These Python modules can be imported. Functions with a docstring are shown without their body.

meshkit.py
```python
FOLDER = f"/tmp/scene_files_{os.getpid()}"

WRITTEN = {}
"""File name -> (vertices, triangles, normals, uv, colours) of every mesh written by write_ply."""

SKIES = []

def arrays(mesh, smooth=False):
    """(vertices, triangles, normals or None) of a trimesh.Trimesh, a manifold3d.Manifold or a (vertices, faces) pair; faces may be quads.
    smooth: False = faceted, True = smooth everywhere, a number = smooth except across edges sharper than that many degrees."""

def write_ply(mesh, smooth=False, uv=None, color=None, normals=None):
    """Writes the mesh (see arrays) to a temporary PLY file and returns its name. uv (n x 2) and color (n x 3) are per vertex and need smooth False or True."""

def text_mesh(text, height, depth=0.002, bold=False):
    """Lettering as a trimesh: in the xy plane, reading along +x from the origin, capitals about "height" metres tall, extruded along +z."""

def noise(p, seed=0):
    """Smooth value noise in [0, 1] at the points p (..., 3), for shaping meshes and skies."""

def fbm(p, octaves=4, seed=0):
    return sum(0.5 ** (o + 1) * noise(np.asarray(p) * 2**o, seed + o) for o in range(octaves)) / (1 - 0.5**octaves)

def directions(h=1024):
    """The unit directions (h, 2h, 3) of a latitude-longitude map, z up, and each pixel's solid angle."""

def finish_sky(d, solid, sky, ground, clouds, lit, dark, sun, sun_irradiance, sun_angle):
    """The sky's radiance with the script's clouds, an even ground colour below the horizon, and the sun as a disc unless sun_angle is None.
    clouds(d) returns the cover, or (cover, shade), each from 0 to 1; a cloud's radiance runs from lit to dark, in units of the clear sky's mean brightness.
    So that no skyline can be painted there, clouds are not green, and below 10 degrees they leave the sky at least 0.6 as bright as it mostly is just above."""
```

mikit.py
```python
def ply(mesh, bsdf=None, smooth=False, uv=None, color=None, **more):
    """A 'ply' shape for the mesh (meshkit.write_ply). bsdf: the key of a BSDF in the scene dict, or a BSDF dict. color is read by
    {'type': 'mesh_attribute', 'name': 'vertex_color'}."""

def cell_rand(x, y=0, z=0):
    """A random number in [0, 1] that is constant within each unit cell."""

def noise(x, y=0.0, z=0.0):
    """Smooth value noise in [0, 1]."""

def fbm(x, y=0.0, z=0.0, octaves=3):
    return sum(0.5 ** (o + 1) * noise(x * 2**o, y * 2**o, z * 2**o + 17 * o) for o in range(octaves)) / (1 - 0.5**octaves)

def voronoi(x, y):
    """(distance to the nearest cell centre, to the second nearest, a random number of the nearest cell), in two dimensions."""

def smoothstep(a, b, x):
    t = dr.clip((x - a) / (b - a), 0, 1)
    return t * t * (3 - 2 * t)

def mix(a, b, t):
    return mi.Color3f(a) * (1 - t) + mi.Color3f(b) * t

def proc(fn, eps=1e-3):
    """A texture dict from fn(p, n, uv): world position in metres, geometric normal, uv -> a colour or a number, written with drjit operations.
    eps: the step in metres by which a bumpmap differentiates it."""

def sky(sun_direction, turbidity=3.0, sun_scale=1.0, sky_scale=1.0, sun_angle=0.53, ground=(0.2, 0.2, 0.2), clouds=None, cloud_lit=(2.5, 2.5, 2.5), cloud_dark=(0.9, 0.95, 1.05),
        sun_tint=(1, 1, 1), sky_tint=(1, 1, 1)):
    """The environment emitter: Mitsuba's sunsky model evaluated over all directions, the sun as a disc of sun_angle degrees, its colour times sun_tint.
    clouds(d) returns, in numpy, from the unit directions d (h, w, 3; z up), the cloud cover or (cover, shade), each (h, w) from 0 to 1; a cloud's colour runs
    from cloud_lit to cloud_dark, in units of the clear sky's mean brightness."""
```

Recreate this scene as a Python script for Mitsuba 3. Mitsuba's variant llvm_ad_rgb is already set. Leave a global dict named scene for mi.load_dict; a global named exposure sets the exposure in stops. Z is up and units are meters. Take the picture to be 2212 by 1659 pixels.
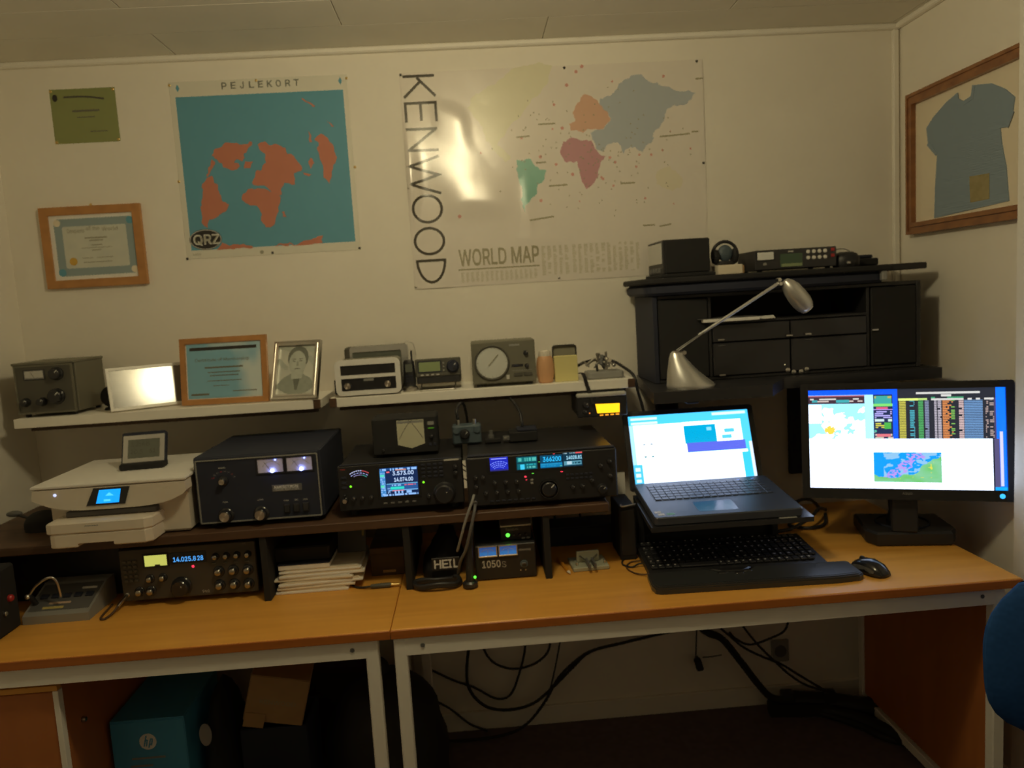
import math, random
import numpy as np, trimesh, mitsuba as mi, drjit as dr
import mikit, meshkit
from mikit import proc, noise, fbm, mix, smoothstep
from shapely.geometry import Polygon, LineString, Point, box as sbox
from shapely import affinity
from shapely.ops import unary_union

random.seed(7); rng = np.random.default_rng(7)
T = mi.ScalarTransform4f
scene, labels = {}, {}

# ------------------------------------------------------------------ camera
YAW, PITCH, ROLL, FPIX = math.radians(2.874), math.radians(6.344), math.radians(3.493), 1662.0
CAM = np.array([0.0, -2.6, 1.514])
_f = np.array([math.sin(YAW) * math.cos(PITCH), math.cos(YAW) * math.cos(PITCH), -math.sin(PITCH)])
_r = np.array([math.cos(YAW), -math.sin(YAW), 0.0]); _d = np.cross(_f, _r)
_up = -(-math.sin(ROLL) * _r + math.cos(ROLL) * _d)
scene['camera'] = {'type': 'thinlens', 'aperture_radius': 0.0022, 'focus_distance': 1.2,   # the photograph is slightly out of focus
                    'fov': math.degrees(2 * math.atan(1106 / FPIX)), 'fov_axis': 'x', 'near_clip': 0.02,
                   'to_world': T().look_at(origin=CAM.tolist(), target=(CAM + _f).tolist(), up=_up.tolist())}
# ------------------------------------------------------------------ light and exposure
exposure = 0.0
LAMP_POS, LAMP_R = (0.0, -1.27, 2.215), 0.085     # one warm globe lamp under the ceiling, behind the top edge of the frame
LAMP_RADIANCE = (72.0, 61.5, 36.5)
SCREEN_WHITE = (1.9, 2.3, 3.2)

# ------------------------------------------------------------------ helpers
F = [np.eye(4)]                                    # the frame new meshes are placed in


def put(x=0, y=0, z=0, rz=0.0, rx=0.0, ry=0.0):
    m = trimesh.transformations.translation_matrix([x, y, z])
    for a, ax in ((rz, [0, 0, 1]), (rx, [1, 0, 0]), (ry, [0, 1, 0])):
        if a:
            m = m @ trimesh.transformations.rotation_matrix(math.radians(a), ax)
    F[0] = m


def home():
    F[0] = np.eye(4)


def fresh(key):
    if key not in scene and key not in labels:
        return key
    k = 1
    while f'{key}_{k:03d}' in scene or f'{key}_{k:03d}' in labels:
        k += 1
    return f'{key}_{k:03d}'


def add(name, mesh, mat, parent=None, smooth=False, label=None, emit=None, weight=1.0, uv=None, **more):
    key = fresh((parent + '__' if parent else '') + name)
    m = mesh.copy(); m.apply_transform(F[0])
    d = mikit.ply(m, mat, smooth=smooth, uv=uv, **more)
    if emit is not None:
        d['emitter'] = {'type': 'area', 'radiance': emit if isinstance(emit, dict) else {'type': 'rgb', 'value': list(emit)}, 'sampling_weight': weight}
    scene[key] = d
    if label:
        labels[key] = {'label': label}
    return key


def thing(name, label, cat, group=None):
    key = fresh(name)
    labels[key] = {'label': label, 'category': cat}
    if group:
        labels[key]['group'] = group
    return key


def solo(name, mesh, mat, label, cat, group=None, **kw):
    key = add(name, mesh, mat, None, **kw)
    labels[key] = {'label': label, 'category': cat}
    if group:
        labels[key]['group'] = group
    return key


def struct(name, mesh, mat, parent=None, **kw):
    key = add(name, mesh, mat, parent, **kw)
    if parent is None:
        labels[key] = {'kind': 'structure'}
    return key


def join(*ms):
    return trimesh.util.concatenate([m for g in ms for m in (g if isinstance(g, (list, tuple)) else [g])])


def bx(x0, x1, y0, y1, z0, z1, b=0.0015):
    x0, x1 = sorted((x0, x1)); y0, y1 = sorted((y0, y1)); z0, z1 = sorted((z0, z1))
    b = min(b, (x1 - x0) / 3, (y1 - y0) / 3, (z1 - z0) / 3)
    if b <= 0:
        return trimesh.creation.box(bounds=[[x0, y0, z0], [x1, y1, z1]])
    P = []
    for x, sx in ((x0, 1), (x1, -1)):
        for y, sy in ((y0, 1), (y1, -1)):
            for z, sz in ((z0, 1), (z1, -1)):
                P += [(x, y + sy * b, z + sz * b), (x + sx * b, y, z + sz * b), (x + sx * b, y + sy * b, z)]
    return trimesh.convex.convex_hull(np.array(P))


def lathe(prof, n=24):
    """prof: (radius, height) pairs from bottom to top; axis z."""
    m = trimesh.creation.revolve(np.array(prof, float), sections=n)
    trimesh.repair.fix_normals(m)
    return m


ALONG = {'z': np.eye(4), '-y': trimesh.transformations.rotation_matrix(math.pi / 2, [1, 0, 0]), 'x': trimesh.transformations.rotation_matrix(math.pi / 2, [0, 1, 0]),
         'y': trimesh.transformations.rotation_matrix(-math.pi / 2, [1, 0, 0]), '-x': trimesh.transformations.rotation_matrix(-math.pi / 2, [0, 1, 0])}


def turn(m, along, at):
    m = m.copy(); m.apply_transform(ALONG[along]); m.apply_translation(at)
    return m


def cyl(at, r, h, along='z', n=24, b=0.0008, r2=None):
    r2 = r if r2 is None else r2
    b = min(b, h / 3, r / 3)
    return turn(lathe([(0, 0), (r - b, 0), (r, b), (r2, h - b), (r2 - b, h), (0, h)], n), along, at)


def spline(pts, n=10):
    P = np.array(pts, float)
    if len(P) < 3:
        return P
    Q = np.vstack([2 * P[0] - P[1], P, 2 * P[-1] - P[-2]])
    out = []
    for i in range(1, len(Q) - 2):
        p0, p1, p2, p3 = Q[i - 1:i + 3]
        for t in np.linspace(0, 1, n, endpoint=False):
            out.append(0.5 * ((2 * p1) + (p2 - p0) * t + (2 * p0 - 5 * p1 + 4 * p2 - p3) * t**2 + (-p0 + 3 * p1 - 3 * p2 + p3) * t**3))
    return np.array(out + [P[-1]])


def tube(pts, r, n=8, steps=6):
    P = spline(pts, steps)
    t = np.gradient(P, axis=0); t /= np.maximum(np.linalg.norm(t, axis=1, keepdims=True), 1e-9)
    u = np.cross(t[0], [0.3, 0.2, 0.93]); u /= np.linalg.norm(u)
    V, Fc = [], []
    a = np.arange(n) * 2 * np.pi / n
    for i in range(len(P)):
        u = u - t[i] * np.dot(u, t[i]); u /= np.linalg.norm(u)
        w = np.cross(t[i], u)
        V.append(P[i] + r * (np.cos(a)[:, None] * u + np.sin(a)[:, None] * w))
    V = np.vstack(V)
    for i in range(len(P) - 1):
        for k in range(n):
            A, B = i * n + k, i * n + (k + 1) % n
            Fc += [(A, B, B + n), (A, B + n, A + n)]
    c0, c1 = len(V), len(V) + 1
    V = np.vstack([V, P[0], P[-1]])
    e = (len(P) - 1) * n
    for k in range(n):
        Fc += [(c0, (k + 1) % n, k), (c1, e + k, e + (k + 1) % n)]
    return trimesh.Trimesh(V, np.array(Fc), process=False)


def ext(poly, y, depth=0.0006):
    """A polygon in x, z extruded towards the room from the plane y."""
    gs = [g for g in getattr(poly, 'geoms', [poly]) if g.area > 1e-9]
    m = join([trimesh.creation.extrude_polygon(g, depth, engine='earcut') for g in gs])
    return turn(m, '-y', (0, y, 0))


def slab(poly, z, h):
    """A polygon in x, y extruded upwards."""
    m = trimesh.creation.extrude_polygon(poly, h, engine='earcut')
    m.apply_translation((0, 0, z))
    return m


def slab_b(poly, z, h, b=0.002):
    """slab with a bevelled top and bottom edge (convex outlines)."""
    a = np.array(poly.exterior.coords)[:-1]; i = np.array(poly.buffer(-b).exterior.coords)[:-1]
    P = np.vstack([np.c_[i, np.full(len(i), z)], np.c_[a, np.full(len(a), z + b)], np.c_[a, np.full(len(a), z + h - b)], np.c_[i, np.full(len(i), z + h)]])
    return trimesh.convex.convex_hull(P)


def rr(x0, x1, z0, z1, r):
    return sbox(x0 + r, z0 + r, x1 - r, z1 - r).buffer(r, quad_segs=6)


def ring_frame(x0, x1, z0, z1, w):
    return sbox(x0, z0, x1, z1).difference(sbox(x0 + w, z0 + w, x1 - w, z1 - w))


_TXT = {}


def txt(s, height, x, z, y, depth=0.0005, bold=False, width=None, centre=False):
    """Lettering facing the room (-y), its baseline start at x, z."""
    if (s, bold) not in _TXT:
        _TXT[s, bold] = meshkit.text_mesh(s, 1.0, 1.0, bold)
    m = _TXT[s, bold].copy()
    sx = height
    w = m.bounds[1][0] - m.bounds[0][0]
    if width:
        sx = width / w
    m.apply_scale((sx, height, depth))
    if centre:
        x = x - w * sx / 2
    return turn(m, '-y', (x, y, z))


def loft(rings):
    """Rings of equally many points, closed at both ends."""
    n = len(rings[0]); V = np.vstack(rings); Fc = []
    for i in range(len(rings) - 1):
        for k in range(n):
            A, B = i * n + k, i * n + (k + 1) % n
            Fc += [(A, B, B + n), (A, B + n, A + n)]
    c0 = len(V); V = np.vstack([V, rings[0].mean(0), rings[-1].mean(0)])
    e = (len(rings) - 1) * n
    for k in range(n):
        Fc += [(c0, (k + 1) % n, k), (c0 + 1, e + k, e + (k + 1) % n)]
    m = trimesh.Trimesh(V, np.array(Fc), process=False)
    trimesh.repair.fix_normals(m)
    return m


def ell(c, u, v, n=28):
    a = np.arange(n) * 2 * np.pi / n
    return np.array(c) + np.cos(a)[:, None] * np.array(u) + np.sin(a)[:, None] * np.array(v)


# ------------------------------------------------------------------ materials
def mat(name, color, rough=0.5, spec=0.5, metal=0.0, coat=0.0, bump=None, scale=0.0005, eps=1e-3):
    base = color if isinstance(color, dict) else {'type': 'rgb', 'value': list(color)}
    r = rough if isinstance(rough, dict) else float(rough)
    d = {'type': 'principled', 'base_color': base, 'roughness': r, 'metallic': float(metal), 'specular': float(spec)}
    if coat:
        d |= {'clearcoat': float(coat), 'clearcoat_gloss': 0.9}
    if bump:
        d = {'type': 'bumpmap', 'arbitrary': proc(bump, eps), 'scale': scale, 'bsdf': d}
    scene[name] = {'type': 'twosided', 'bsdf': d}
    return name


def grain(dark, light, fx, fy, fz, warp=0.6):
    def fn(p, n, uv):
        w = fbm(p.x * fx * 0.7, p.y * fy * 0.12, p.z * fz * 0.12, octaves=2)
        g = noise(p.x * fx + w * warp, p.y * fy + w * warp * 4, p.z * fz + w * warp * 4)
        h = noise(p.x * fx * 2.3, p.y * fy * 3.1, p.z * fz * 3.1)
        return mix(dark, light, dr.clip(0.7 * g + 0.3 * h, 0, 1))
    return proc(fn)


def blotch(a, b, s):
    return proc(lambda p, n, uv: mix(a, b, fbm(p.x * s, p.y * s, p.z * s, octaves=3)))


mat('paint_wall', blotch((.74, .70, .62), (.78, .74, .66), 6), 0.75, 0.25)
mat('paint_ceiling', blotch((.63, .60, .52), (.67, .64, .56), 9), 0.6, 0.3)
mat('paint_trim', (.76, .73, .66), 0.45, 0.4)
mat('paint_white', (.80, .77, .70), 0.4, 0.4)
mat('carpet', blotch((.11, .085, .09), (.16, .125, .13), 60), 0.95, 0.1)
mat('beech', grain((.61, .275, .045), (.75, .385, .075), 2.0, 26, 26), 0.42, 0.35)
mat('beech_edge', grain((.33, .095, .016), (.42, .135, .025), 2.0, 40, 60), 0.45, 0.35)
mat('cherry_panel', grain((.34, .11, .03), (.44, .16, .045), 14, 14, 1.6), 0.45, 0.35)
mat('walnut', grain((.045, .024, .014), (.085, .046, .026), 2.2, 30, 60), 0.5, 0.35)
mat('frame_oak', grain((.34, .15, .05), (.50, .24, .08), 22, 30, 22), 0.4, 0.4)
mat('frame_dark', grain((.16, .06, .025), (.30, .13, .045), 12, 40, 40), 0.3, 0.5)
mat('black', (.014, .014, .016), 0.45, 0.45)
mat('black_matt', (.016, .016, .017), 0.75, 0.25)
mat('black_gloss', (.014, .014, .016), 0.16, 0.5)
mat('black_satin', (.018, .018, .021), 0.32, 0.5)
mat('charcoal', (.024, .027, .042), 0.6, 0.15)
mat('dark_grey', (.10, .10, .10), 0.5, 0.4)
mat('mid_grey', (.24, .24, .23), 0.5, 0.4)
mat('light_grey', (.48, .47, .44), 0.5, 0.4)
mat('olive_grey', (.13, .125, .095), 0.5, 0.4)
mat('olive_dark', (.07, .068, .055), 0.5, 0.4)
mat('white_plastic', (.72, .70, .66), 0.4, 0.45)
mat('ivory_plastic', (.62, .56, .47), 0.4, 0.45)
mat('chrome', (.80, .79, .76), 0.16, 0.5, 1.0)
mat('steel', (.62, .60, .56), 0.28, 0.5, 1.0)
mat('silver_paint', (.60, .59, .57), 0.34, 0.5, 0.75)
scene['spun_metal'] = {'type': 'twosided', 'bsdf': {'type': 'principled', 'base_color': {'type': 'rgb', 'value': [.62, .54, .46]}, 'roughness': .38, 'metallic': 1.0, 'anisotropic': .95}}
mat('knob_metal', (.42, .39, .33), 0.26, 0.5, 1.0)
mat('brass', (.75, .55, .22), 0.25, 0.5, 1.0)
mat('paper', (.76, .74, .69), 0.8, 0.2)
mat('paper_cream', (.72, .64, .50), 0.8, 0.2)
mat('ink_black', (.03, .028, .026), 0.5, 0.3)
mat('ink_grey', (.30, .29, .22), 0.6, 0.3)
mat('ink_pale', (.56, .52, .42), 0.6, 0.3)
mat('print_white', (.70, .70, .68), 0.5, 0.3)
mat('print_faint', (.20, .20, .20), 0.6, 0.3)
mat('kraft', blotch((.34, .21, .10), (.40, .26, .13), 25), 0.85, 0.15)
mat('red_plastic', (.40, .03, .03), 0.4, 0.4)
mat('rubber', (.018, .017, .017), 0.6, 0.3)
mat('lens_dark', (.01, .01, .012), 0.08, 0.5)
for nm, c in dict(red=(.5, .02, .03), green=(.1, .4, .03), blue=(.05, .2, .5), amber=(.5, .25, .02), white=(.6, .6, .6)).items():
    mat('lens_' + nm, c, 0.3, 0.5)


def led(name, at, r, color, parent, weight=0.02, lens='lens_white', flat=0.6):
    m = trimesh.creation.icosphere(subdivisions=1, radius=r)
    m.apply_scale((1, flat, 1)); m.apply_translation(at)
    return add(name, m, lens, parent, emit=color, weight=weight)


def spun(at, R, parent, name='cap', m='spun_metal'):
    """A spun metal disc facing -y: u runs along the radius, so that the highlight spreads across the turning marks."""
    n, rs = 40, np.linspace(.04, 1, 4) * R
    a = np.arange(n + 1) * 2 * np.pi / n
    V = np.array([(at[0] + r * np.cos(t), at[1], at[2] + r * np.sin(t)) for r in rs for t in a])
    uv = np.array([(r / R, t / 6.2832) for r in rs for t in a])
    Fc = []
    for i in range(3):
        for k in range(n):
            A = i * (n + 1) + k; B = A + 1; C_ = A + n + 1; D = C_ + 1
            Fc += [(A, B, D), (A, D, C_)]
    mm_ = trimesh.Trimesh(V, np.array(Fc), process=False)
    if mm_.face_normals[:, 1].mean() > 0:
        mm_.invert()
    return add(name, mm_, m, parent, uv=uv)


def knob(x, z, y, r, h, parent, mt='black_satin', cap=None, name='knob', skirt=None, line=True):
    """A turned knob on the panel plane y; the cap is its bright end."""
    prof = [(0, 0), (r, 0), (r, h * .25), (r * .86, h * .4), (r * .82, h - r * .12), (r * .70, h), (0, h)]
    if skirt:
        prof = [(0, 0), (skirt, 0), (skirt, h * .12), (skirt * .9, h * .25), (r, h * .32), (r * .96, h - r * .12), (r * .84, h), (0, h)]
    k = add(name, turn(lathe(prof, 28), '-y', (x, y, z)), mt, parent, smooth=35)
    if cap == 'spun':
        spun((x, y - h - .0006, z), r * .8, k)
    elif cap == 'dome':
        add('cap', turn(lathe([(0, 0), (r * .84, 0)] + [(r * .84 * math.cos(a), r * .42 * math.sin(a)) for a in np.linspace(.15, 1.45, 8)] + [(0, r * .42)], 24), '-y', (x, y - h + .0004, z)), 'knob_metal', k, smooth=True)
    elif cap:
        add('cap', cyl((x, y - h, z), r * .72, .0012, '-y', 28, .0003), cap, k, smooth=35)
    elif line:
        add('glint_line', ext(LineString([(x + r * .25, z + r * .25), (x + r * .55, z + r * .55)]).buffer(r * .05), y - h, .0005), 'print_white', k)  # white mark at upper right, a painted glint on the knob end
    return k


# ------------------------------------------------------------------ printed data, in millimetres on the sheets
MAP={'asia': [(474, 2145), (513, 2160), (529, 2179), (565, 2206), (580, 2215), (621, 2218), (630, 2201), (670, 2187), (694, 2179), (734, 2165), (795, 2150), (779, 2136), (765, 2115), (743, 2114), (717, 2117), (696, 2099), (690, 2075), (674, 2046), (653, 2028), (642, 1999), (621, 1991), (615, 1971), (595, 1982), (570, 1993), (549, 1970), (535, 2000), (515, 2006), (490, 1997), (479, 1978), (459, 1989), (446, 2019), (436, 2039), (462, 2047), (487, 2053), (509, 2084), (495, 2108), (476, 2124)], 'europe': [(428, 2167), (447, 2159), (474, 2133), (495, 2108), (508, 2084), (486, 2054), (462, 2048), (432, 2053), (416, 2040), (397, 2050), (377, 2051), (368, 2071), (389, 2084), (382, 2109), (401, 2137)], 'africa': [(345, 2014), (371, 2027), (415, 2018), (440, 2017), (454, 1988), (468, 1969), (486, 1963), (467, 1935), (457, 1901), (443, 1875), (420, 1861), (406, 1879), (398, 1919), (389, 1949), (347, 1953), (336, 1985)], 'south': [(192, 1963), (232, 1964), (251, 1943), (285, 1925), (276, 1896), (257, 1882), (248, 1853), (227, 1835), (213, 1816), (209, 1794), (198, 1816), (203, 1865), (198, 1900), (189, 1920)], 'north': [(61, 2176), (133, 2211), (200, 2260), (284, 2271), (323, 2260), (305, 2203), (268, 2167), (226, 2126), (210, 2103), (173, 2071), (152, 2043), (130, 2020), (154, 1994), (177, 1969), (157, 1965), (114, 2001), (92, 2041), (76, 2095), (39, 2135)], 'austral': [(653, 1906), (700, 1918), (734, 1892), (743, 1852), (707, 1839), (656, 1861)]}
MAP_DOTS=[(365, 2253), (402, 2237), (422, 2253), (369, 2196), (324, 2136), (185, 2133), (315, 2059), (158, 2069), (211, 2035), (74, 1994), (270, 1972), (501, 1958), (518, 1942), (600, 1962), (679, 1973), (773, 1973), (707, 2033), (374, 1910), (470, 1895), (475, 1890), (509, 1866), (264, 1830), (393, 1821), (614, 1819), (710, 1796), (678, 1890), (-9, 1793), (321, 1945), (588, 1924), (640, 1960), (347, 2060), (520, 2201), (691, 2210), (-78, 1936)]
MAP_LINES=[[(271, 2076), (323, 2076)], [(295, 1876), (353, 1877)], [(535, 1872), (580, 1872)], [(605, 1730), (641, 1730)], [(673, 2017), (770, 2022)], [(780, 2027), (800, 2027)], [(799, 2196), (819, 2197)], [(661, 1724), (697, 1730)], [(196, 2038), (236, 2040)], [(256, 1953), (286, 1954)], [(225, 1768), (302, 1776)]]
CHART=[[(-794, 2030), (-777, 2048), (-744, 2066), (-720, 2067), (-690, 2059), (-670, 2066), (-660, 2067), (-663, 2054), (-680, 2039), (-693, 2032), (-686, 2016), (-703, 2010), (-718, 2014), (-726, 2007), (-711, 2002), (-705, 1990), (-721, 1979), (-736, 1984), (-759, 1989), (-769, 2009), (-784, 2021)], [(-687, 2005), (-667, 2008), (-671, 1989), (-694, 1982)], [(-796, 2014), (-785, 2006), (-803, 1980), (-813, 1961), (-816, 1969)], [(-830, 1946), (-801, 1962), (-791, 1948), (-784, 1924), (-780, 1904), (-770, 1884), (-756, 1870), (-770, 1849), (-794, 1839), (-819, 1828), (-830, 1801), (-844, 1810), (-845, 1841), (-844, 1873), (-835, 1900)], [(-647, 2057), (-619, 2067), (-608, 2053), (-581, 2054), (-558, 2041), (-552, 2025), (-533, 2018), (-523, 1997), (-505, 1976), (-514, 1965), (-538, 1962), (-537, 1927), (-549, 1926), (-568, 1932), (-581, 1917), (-582, 1894), (-592, 1887), (-614, 1903), (-625, 1920), (-644, 1927), (-675, 1930), (-678, 1942), (-660, 1961), (-651, 1976), (-635, 1979), (-625, 1998), (-626, 2029)], [(-705, 1900), (-688, 1917), (-652, 1919), (-625, 1912), (-603, 1895), (-585, 1882), (-591, 1859), (-599, 1832), (-612, 1805), (-629, 1790), (-644, 1795), (-654, 1815), (-655, 1847), (-670, 1863), (-697, 1869), (-709, 1885)], [(-584, 1843), (-575, 1842), (-578, 1823), (-586, 1823)], [(-459, 2067), (-440, 2084), (-421, 2073), (-411, 2057), (-401, 2033), (-393, 2006), (-401, 1983), (-414, 1968), (-416, 1944), (-426, 1921), (-437, 1937), (-443, 1961), (-448, 1993), (-453, 2028), (-450, 2055)], [(-481, 2090), (-474, 2080), (-470, 2056), (-478, 2057)], [(-493, 2196), (-448, 2169), (-451, 2165), (-490, 2188)], [(-420, 2131), (-399, 2103), (-403, 2103)], [(-489, 1995), (-479, 2006), (-470, 1990), (-485, 1975)], [(-510, 1961), (-483, 1955), (-488, 1948), (-507, 1953)], [(-805, 1730), (-787, 1751), (-761, 1742), (-720, 1747), (-686, 1736), (-691, 1728)], [(-623, 1732), (-586, 1740), (-551, 1734), (-505, 1747), (-464, 1759), (-464, 1737), (-483, 1732)]]
CHART_PINS=[(-903, 2253), (-343, 2250), (-905, 1953), (-339, 1970), (-904, 1706), (-345, 1709), (-629, 1710), (-630, 2256)]
SHIRT=[(237, 1877), (192, 1917), (183, 1967), (224, 1994), (285, 2021), (334, 2033), (338, 2012), (366, 1997), (405, 2004), (412, 2036), (485, 2021), (541, 1991), (577, 1961), (571, 1927), (549, 1890), (522, 1893), (529, 1850), (547, 1787), (559, 1694), (408, 1689), (224, 1683), (229, 1778), (239, 1874)]
PATCH=[(395, 1784), (481, 1780), (482, 1709), (400, 1709)]
CABLES=[[(-235, -30, 260), (-141, -30, 203), (-70, -30, 170), (7, -30, 121), (58, -30, 133), (93, -30, 208), (117, -30, 290), (121, -30, 360)], [(-65, -60, 389), (-89, -60, 252), (-82, -60, 174), (-31, -60, 112), (47, -60, 92), (135, -60, 109), (212, -60, 167), (277, -60, 226), (341, -60, 278), (453, -60, 300), (634, -60, 329)], [(-36, -40, 359), (-19, -40, 294), (15, -40, 252), (75, -40, 230), (144, -40, 241), (196, -40, 281), (212, -40, 350)], [(-231, -30, 146), (-161, -30, 101), (-91, -30, 35), (-32, -30, -10)], [(-226, -80, 13), (-93, -80, 6), (29, -80, 14), (105, -80, 46), (170, -80, 117), (224, -80, 202), (288, -80, 260), (351, -80, 293), (474, -80, 314), (660, -80, 342)], [(197, -50, 150), (223, -50, 245), (248, -50, 352)], [(712, -100, 368), (742, -100, 333), (797, -100, 303), (857, -100, 220), (918, -100, 130), (968, -100, 73), (1031, -100, 54)], [(780, -120, 358), (816, -120, 323), (864, -120, 277), (932, -120, 236), (994, -120, 205), (1056, -120, 160), (1150, -120, 93)], [(848, -140, 392), (859, -140, 360), (907, -140, 292), (955, -140, 237), (1016, -140, 174), (1078, -140, 129), (1172, -140, 95)], [(826, -90, 321), (851, -90, 293), (900, -90, 270), (977, -90, 289), (1021, -90, 311), (1038, -90, 355)], [(722, -60, 350), (718, -60, 298), (714, -60, 233)], [(738, -60, 223), (770, -60, 223), (805, -60, 226)]]
FLOOR_CABLES=[[(1023, -55, 30), (1163, -91, 30), (1267, -138, 30), (1374, -174, 30), (1415, -312, 30), (1431, -425, 30), (1436, -535, 30)], [(1103, -81, 30), (1219, -171, 30), (1277, -258, 30), (1322, -369, 30), (1346, -512, 30)], [(1043, -71, 30), (1144, -130, 30), (1226, -217, 30), (1255, -276, 30), (1316, -338, 30)]]
# ================================================================== the room
XL, XR, YF, ZC = -1.457, 1.490, -4.1, 2.341
struct('floor', bx(XL - .1, XR + .1, YF - .1, .1, -.1, 0, 0), 'carpet')
struct('wall_back', bx(XL - .1, XR + .1, 0, .1, 0, ZC + .1, 0), 'paint_wall')
struct('wall_left', bx(XL - .1, XL, YF, 0, 0, ZC + .1, 0), 'paint_wall')
struct('wall_right', bx(XR, XR + .1, YF, 0, 0, ZC + .1, 0), 'paint_wall')
struct('wall_front', bx(XL - .1, XR + .1, YF - .1, YF, 0, ZC + .1, 0), 'paint_wall')
struct('ceiling', bx(XL - .1, XR + .1, YF - .1, .1, ZC + .006, ZC + .1, 0), 'paint_ceiling')
# ceiling boards, 1.165 m long in staggered rows 0.196 m wide, fine joints between them
for row in range(21):
    y1 = -.012 - row * .196; y0 = y1 - .196
    x = (.296 if row % 2 == 0 else -.317) - 2 * 1.165
    while x < XR:
        a, b = max(x, XL), min(x + 1.165, XR)
        if b - a > .02:
            add('plank', bx(a + .0012, b - .0012, y0 + .0007, y1 - .0007, ZC + rng.uniform(0, .0007), ZC + .008, .0012), 'paint_ceiling', 'ceiling')
        x += 1.165
struct('trim_1', join(bx(XL, XR, -.022, 0, ZC - .018, ZC, .004)), 'paint_trim')
struct('trim_2', bx(XR - .022, XR, -2.4, -.022, ZC - .018, ZC, .004), 'paint_trim')
struct('trim_3', bx(XL, XL + .022, -2.4, -.022, ZC - .018, ZC, .004), 'paint_trim')
struct('trim_4', bx(XR - .026, XR - .006, -.016, 0, .05, ZC - .018, .003), 'paint_trim')
struct('trim_5', join(bx(1.44, XR, -.78, -.637, 0, ZC - .02, .003)), 'paint_white')
struct('trim_6', bx(-.275, -.243, -.02, 0, .08, .70, .003), 'paint_trim')
struct('baseboard_back', bx(XL, XR, -.014, 0, 0, .068, .003), 'paint_trim')
struct('baseboard_right', bx(XR - .014, XR, -.63, -.014, 0, .068, .003), 'paint_trim')
struct('baseboard_left', bx(XL, XL + .014, -2.4, -.014, 0, .068, .003), 'paint_trim')

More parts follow.
